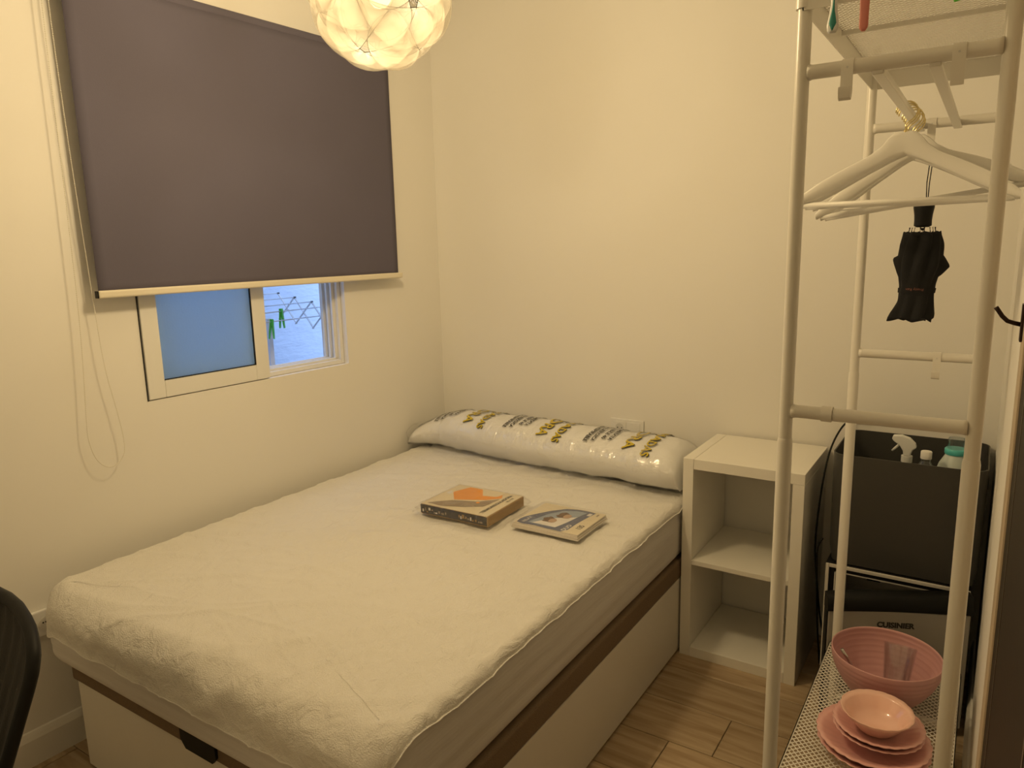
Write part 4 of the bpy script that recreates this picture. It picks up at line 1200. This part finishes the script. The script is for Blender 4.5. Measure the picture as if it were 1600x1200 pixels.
def dbox(s0, s1, n0, n1, z0, z1, zs=0.0):
    b = MB(); vs = []
    for s_ in (s0, s1):
        for n_ in (n0, n1):
            for z in (z0, z1): vs.append(dpt(s_, n_, z))
    return b.add(vs, [(0, 1, 3, 2), (4, 6, 7, 5), (0, 4, 5, 1), (2, 3, 7, 6), (0, 2, 6, 4), (1, 5, 7, 3)])
door = dbox(0, DL, 0.0, 0.034, 0.028, 0.412).build('door', 'black', fg)
md = door.modifiers.new('b', 'BEVEL'); md.width = 0.004; md.segments = 2
p_ = dbox(0.004, DL - 0.004, 0.0341, 0.040, 0.030, 0.408).build('door_skin', 'silver', door)
md = p_.modifiers.new('b', 'BEVEL'); md.width = 0.003; md.segments = 2
# curved black top cap of the door
b = MB(); NS = 24; sec_n = 10
vs = []; fs = []
for i in range(NS + 1):
    s_ = DL * i / NS; t_ = i / NS
    zt_ = 0.474 - 0.022 * t_ - 0.004 * (2 * t_ - 1) ** 4; zb_ = 0.416 - 0.014 * t_ + 0.004 * math.sin(t_ * PI) - 0.004
    prof_ = [(0.0, zb_), (0.0, zt_ - 0.002), (0.003, zt_), (0.030, zt_ - 0.003), (0.040, zt_ - 0.012), (0.0445, zt_ - 0.028), (0.0445, zb_ + 0.004), (0.042, zb_)]
    for n_, z in prof_: vs.append(dpt(s_, n_, z))
k8 = 8
for i in range(NS):
    for j in range(k8): fs.append((i * k8 + j, i * k8 + (j + 1) % k8, (i + 1) * k8 + (j + 1) % k8, (i + 1) * k8 + j))
fs += [tuple(range(k8)), tuple(NS * k8 + j for j in range(k8))]
b.add(vs, fs); b.build('door_cap', 'black', door, True, 40)
text_obj('door_lettering', 'CUISINIER', 0.0235, 'ink_black', lambda tx, ty: dpt(0.266 - tx, 0.0404, 0.356 + ty), door, 0.0013, 0)
for x in (FX0 + 0.03, FX1 - 0.03):
    for y_ in (FY0 + 0.05, FY1 - 0.03):
        MB().lathe([(0.001, 0), (0.014, 0), (0.014, 0.021), (0.001, 0.021)], fs_((x, y_, 0)), 14).build('foot', 'black', fg)

# ------------------------------------------------------------------ charcoal bin on top of the fridge, bottles in it
BN = Vector((2.118, -0.192, FZ + 0.0005))
bn = empty('storage_bin', BN, label='open charcoal grey plastic bin standing on the mini fridge', cat='bin')
HX, HY, HZ = 0.216, 0.186, 0.374
def rrect(hx, hy, r, n=8):
    out = []
    for (cx_, cy_, a0) in ((hx - r, hy - r, 0), (-hx + r, hy - r, PI / 2), (-hx + r, -hy + r, PI), (hx - r, -hy + r, 1.5 * PI)):
        for k in range(n + 1):
            a = a0 + PI / 2 * k / n; out.append((cx_ + r * math.cos(a), cy_ + r * math.sin(a)))
    return out
vs = []; fs = []; NR = 36
levels = [(0.93, 0.0), (0.95, 0.004), (0.985, 0.06), (1.0, HZ), (1.0, HZ + 0.002), (0.982, HZ + 0.002), (0.965, 0.06), (0.94, 0.008)]
for (s_, z) in levels:
    for (x, y_) in rrect(HX, HY, 0.045): vs.append((x * s_, y_ * s_, z))
NR = len(rrect(HX, HY, 0.045))
for i in range(len(levels) - 1):
    for j in range(NR): fs.append((i * NR + j, i * NR + (j + 1) % NR, (i + 1) * NR + (j + 1) % NR, (i + 1) * NR + j))
fs += [tuple(range(NR)), tuple((len(levels) - 1) * NR + j for j in range(NR))]
MB().add(vs, fs).build('bin_body', 'bin', bn, True, 35)
for s_ in (-1, 1):
    MB().box((s_ * HX * 0.995 - 0.003, -0.05, HZ - 0.09), (s_ * HX * 0.995 + 0.003, 0.05, HZ - 0.05), 0.002).build('grip', 'black', bn)
ZB = FZ + 0.0095
sb = empty('spray_bottle', (2.108, -0.250, ZB), 0.0, label='white trigger spray bottle in the charcoal bin', cat='bottle')
MB().lathe([(0.001, 0), (0.034, 0), (0.036, 0.004), (0.036, 0.25), (0.030, 0.30), (0.014, 0.345), (0.0135, 0.36), (0.001, 0.36)], seg=32).build('bottle_body', 'milky', sb, True, 50)
MB().lathe([(0.001, 0.361), (0.0165, 0.361), (0.0165, 0.383), (0.001, 0.384)], seg=24).build('collar', 'softwhite', sb, True, 40)
hd = [(-0.010, 0.384), (-0.012, 0.400), (-0.022, 0.418), (-0.040, 0.432), (-0.046, 0.440), (-0.043, 0.452), (-0.018, 0.455), (0.006, 0.447), (0.022, 0.430), (0.026, 0.416), (0.015, 0.405), (0.010, 0.384)]
b = MB().prism(hd, 1, -0.011, 0.011); o = b.build('spray_head', 'softwhite', sb); md = o.modifiers.new('b', 'BEVEL'); md.width = 0.003; md.segments = 2
MB().tube([(-0.026, 0, 0.418), (-0.036, 0, 0.405), (-0.044, 0, 0.395)], [0.004, 0.004, 0.003], 8).build('trigger', 'softwhite', sb, True)
pb = empty('water_bottle', (2.166, -0.318, ZB), label='clear plastic bottle with a white cap in the charcoal bin', cat='bottle')
MB().lathe([(0.001, 0), (0.032, 0), (0.035, 0.005), (0.035, 0.30), (0.030, 0.335), (0.014, 0.362), (0.0135, 0.372), (0.012, 0.372), (0.0125, 0.36), (0.0285, 0.333), (0.0335, 0.30), (0.0335, 0.007), (0.001, 0.005)], seg=32).build('bottle_body', 'bottle', pb, True, 50)
MB().lathe([(0.001, 0.372), (0.0155, 0.372), (0.0160, 0.374), (0.0158, 0.394), (0.0145, 0.396), (0.001, 0.396)], seg=28).build('cap', 'white_plastic', pb, True, 40)
sb.scale = (1, 1, 0.93)
bb = empty('baby_bottle', (2.243, -0.245, ZB), label='milky bottle with an aqua ring and clear cap in the charcoal bin', cat='bottle')
MB().lathe([(0.001, 0), (0.048, 0), (0.052, 0.006), (0.052, 0.32), (0.045, 0.345), (0.030, 0.374), (0.028, 0.379), (0.001, 0.379)], seg=36).build('bottle_body', 'milky', bb, True, 50)
MB().lathe([(0.001, 0.379), (0.031, 0.379), (0.032, 0.382), (0.032, 0.394), (0.030, 0.397), (0.001, 0.397)], seg=36).build('ring', 'tealring', bb, True, 40)
MB().lathe([(0.025, 0.398), (0.0245, 0.425), (0.023, 0.430), (0.001, 0.431)], seg=32).build('clear_cap', 'bottle', bb, True, 50)

# power cable of the fridge
cp = smooth_path([Vector(p) for p in ((1.96, -0.010, 0.872), (1.925, -0.012, 0.882), (1.896, -0.03, 0.882), (1.880, -0.10, 0.862), (1.868, -0.20, 0.815), (1.863, -0.26, 0.74), (1.860, -0.29, 0.66), (1.856, -0.30, 0.58), (1.853, -0.30, 0.49), (1.855, -0.27, 0.40), (1.862, -0.20, 0.20), (1.868, -0.10, 0.05), (1.875, -0.05, 0.006))], 3)
tag(MB().tube(cp, 0.0034, 8).build('power_cable', 'black', None, True), 'black power cable running down between cube shelf and mini fridge', 'cable')
cp = smooth_path([Vector(p) for p in ((1.888, -0.36, 0.545), (1.878, -0.365, 0.53), (1.872, -0.365, 0.50), (1.872, -0.35, 0.42), (1.875, -0.30, 0.20), (1.878, -0.22, 0.006))], 3)
tag(MB().tube(cp, 0.0030, 8).build('power_cable', 'black', None, True), 'short black cable loop hanging beside the fridge corner', 'cable')

# ------------------------------------------------------------------ office chair at the lower left
ch = empty('office_chair', (0.655, -2.60, 0), 0.0, label='black mesh office chair at the foot of the bed', cat='chair')
CO = Vector((0.655, -2.60, 0))
def backy(z): return -2.3 - 0.3 * (0.867 - z)
def backpt(s_, t_):
    """s_ -1..1 across, t_ 0..1 bottom to top"""
    z = 0.50 + 0.352 * t_
    hw = [(0, 0.135), (0.25, 0.165), (0.5, 0.195), (0.7, 0.222), (0.80, 0.233), (0.88, 0.222), (0.95, 0.170), (1.0, 0.06)]
    for (t0, w0), (t1, w1) in zip(hw[:-1], hw[1:]):
        if t_ <= t1: w = w0 + (w1 - w0) * (t_ - t0) / (t1 - t0); break
    return Vector((0.632 + s_ * w, backy(z) + 0.035 * (1 - (s_ * w / 0.233) ** 2), z)) - CO
b = MB().grid(lambda u, v: backpt((-1 + 2 * u) * 0.97, 0.01 + 0.98 * v) + Vector((0, 0.002 * math.sin(u * 60), 0)), 60, 40)
o = b.build('backrest_mesh', 'chairmesh', ch, True)
edge = [backpt(-1, t / 24) for t in range(25)] + [backpt(1, 1 - t / 24) for t in range(25)]
MB().tube(smooth_path(edge + [edge[0]], 1)[:-1], 0.0125, 10, closed=True).build('backrest_frame', 'black', ch, True)
for k in range(7):
    s0 = -0.6 + 0.2 * k
    MB().tube([backpt(s0 * (0.5 + 0.5 * t / 10) * (0.9), 0.05 + 0.88 * t / 10) + Vector((0, 0.006, 0)) for t in range(11)], 0.0022, 6).build('backrest_rib', 'black', ch, True)
def seatfn(u, v):
    a = 2 * PI * u; k = 0.55
    c_, s_ = math.copysign(abs(math.cos(a)) ** k, math.cos(a)), math.copysign(abs(math.sin(a)) ** k, math.sin(a))
    if v < 0.4: r = v / 0.4 * 0.93; z = 0.470 - 0.012 * r * r
    elif v < 0.7: t_ = (v - 0.4) / 0.3; r = 0.93 + 0.07 * math.sin(t_ * PI); z = 0.458 - 0.05 * t_
    else: r = 0.93 * (1 - (v - 0.7) / 0.3); z = 0.408
    return Vector((0.235 * c_ * r, -0.03 + 0.215 * s_ * r, z))
MB().grid(seatfn, 48, 20, True).build('seat', 'chairmesh', ch, True)
MB().tube([(0, 0.12, 0.40), (0, 0.215, 0.41), (0, 0.245, 0.46), (0, 0.225, 0.56)], 0.016, 10).build('back_support', 'black', ch, True)
MB().tube([(0, 0, 0.09), (0, 0, 0.41)], 0.025, 16).build('gas_lift', 'black', ch, True, 40)
for k in range(5):
    a = 2 * PI * k / 5 + 0.3
    d = Vector((math.cos(a), math.sin(a), 0))
    MB().tube([Vector((0, 0, 0.105)), d * 0.16 + Vector((0, 0, 0.092)), d * 0.285 + Vector((0, 0, 0.068))], [0.026, 0.020, 0.013], 10).build('base_spoke', 'black', ch, True)
    n_ = Vector((-d.y, d.x, 0))
    MB().tube([d * 0.285 + n_ * -0.02 + Vector((0, 0, 0.027)), d * 0.285 + n_ * 0.02 + Vector((0, 0, 0.027))], 0.027, 16).build('caster', 'black', ch, True, 40)
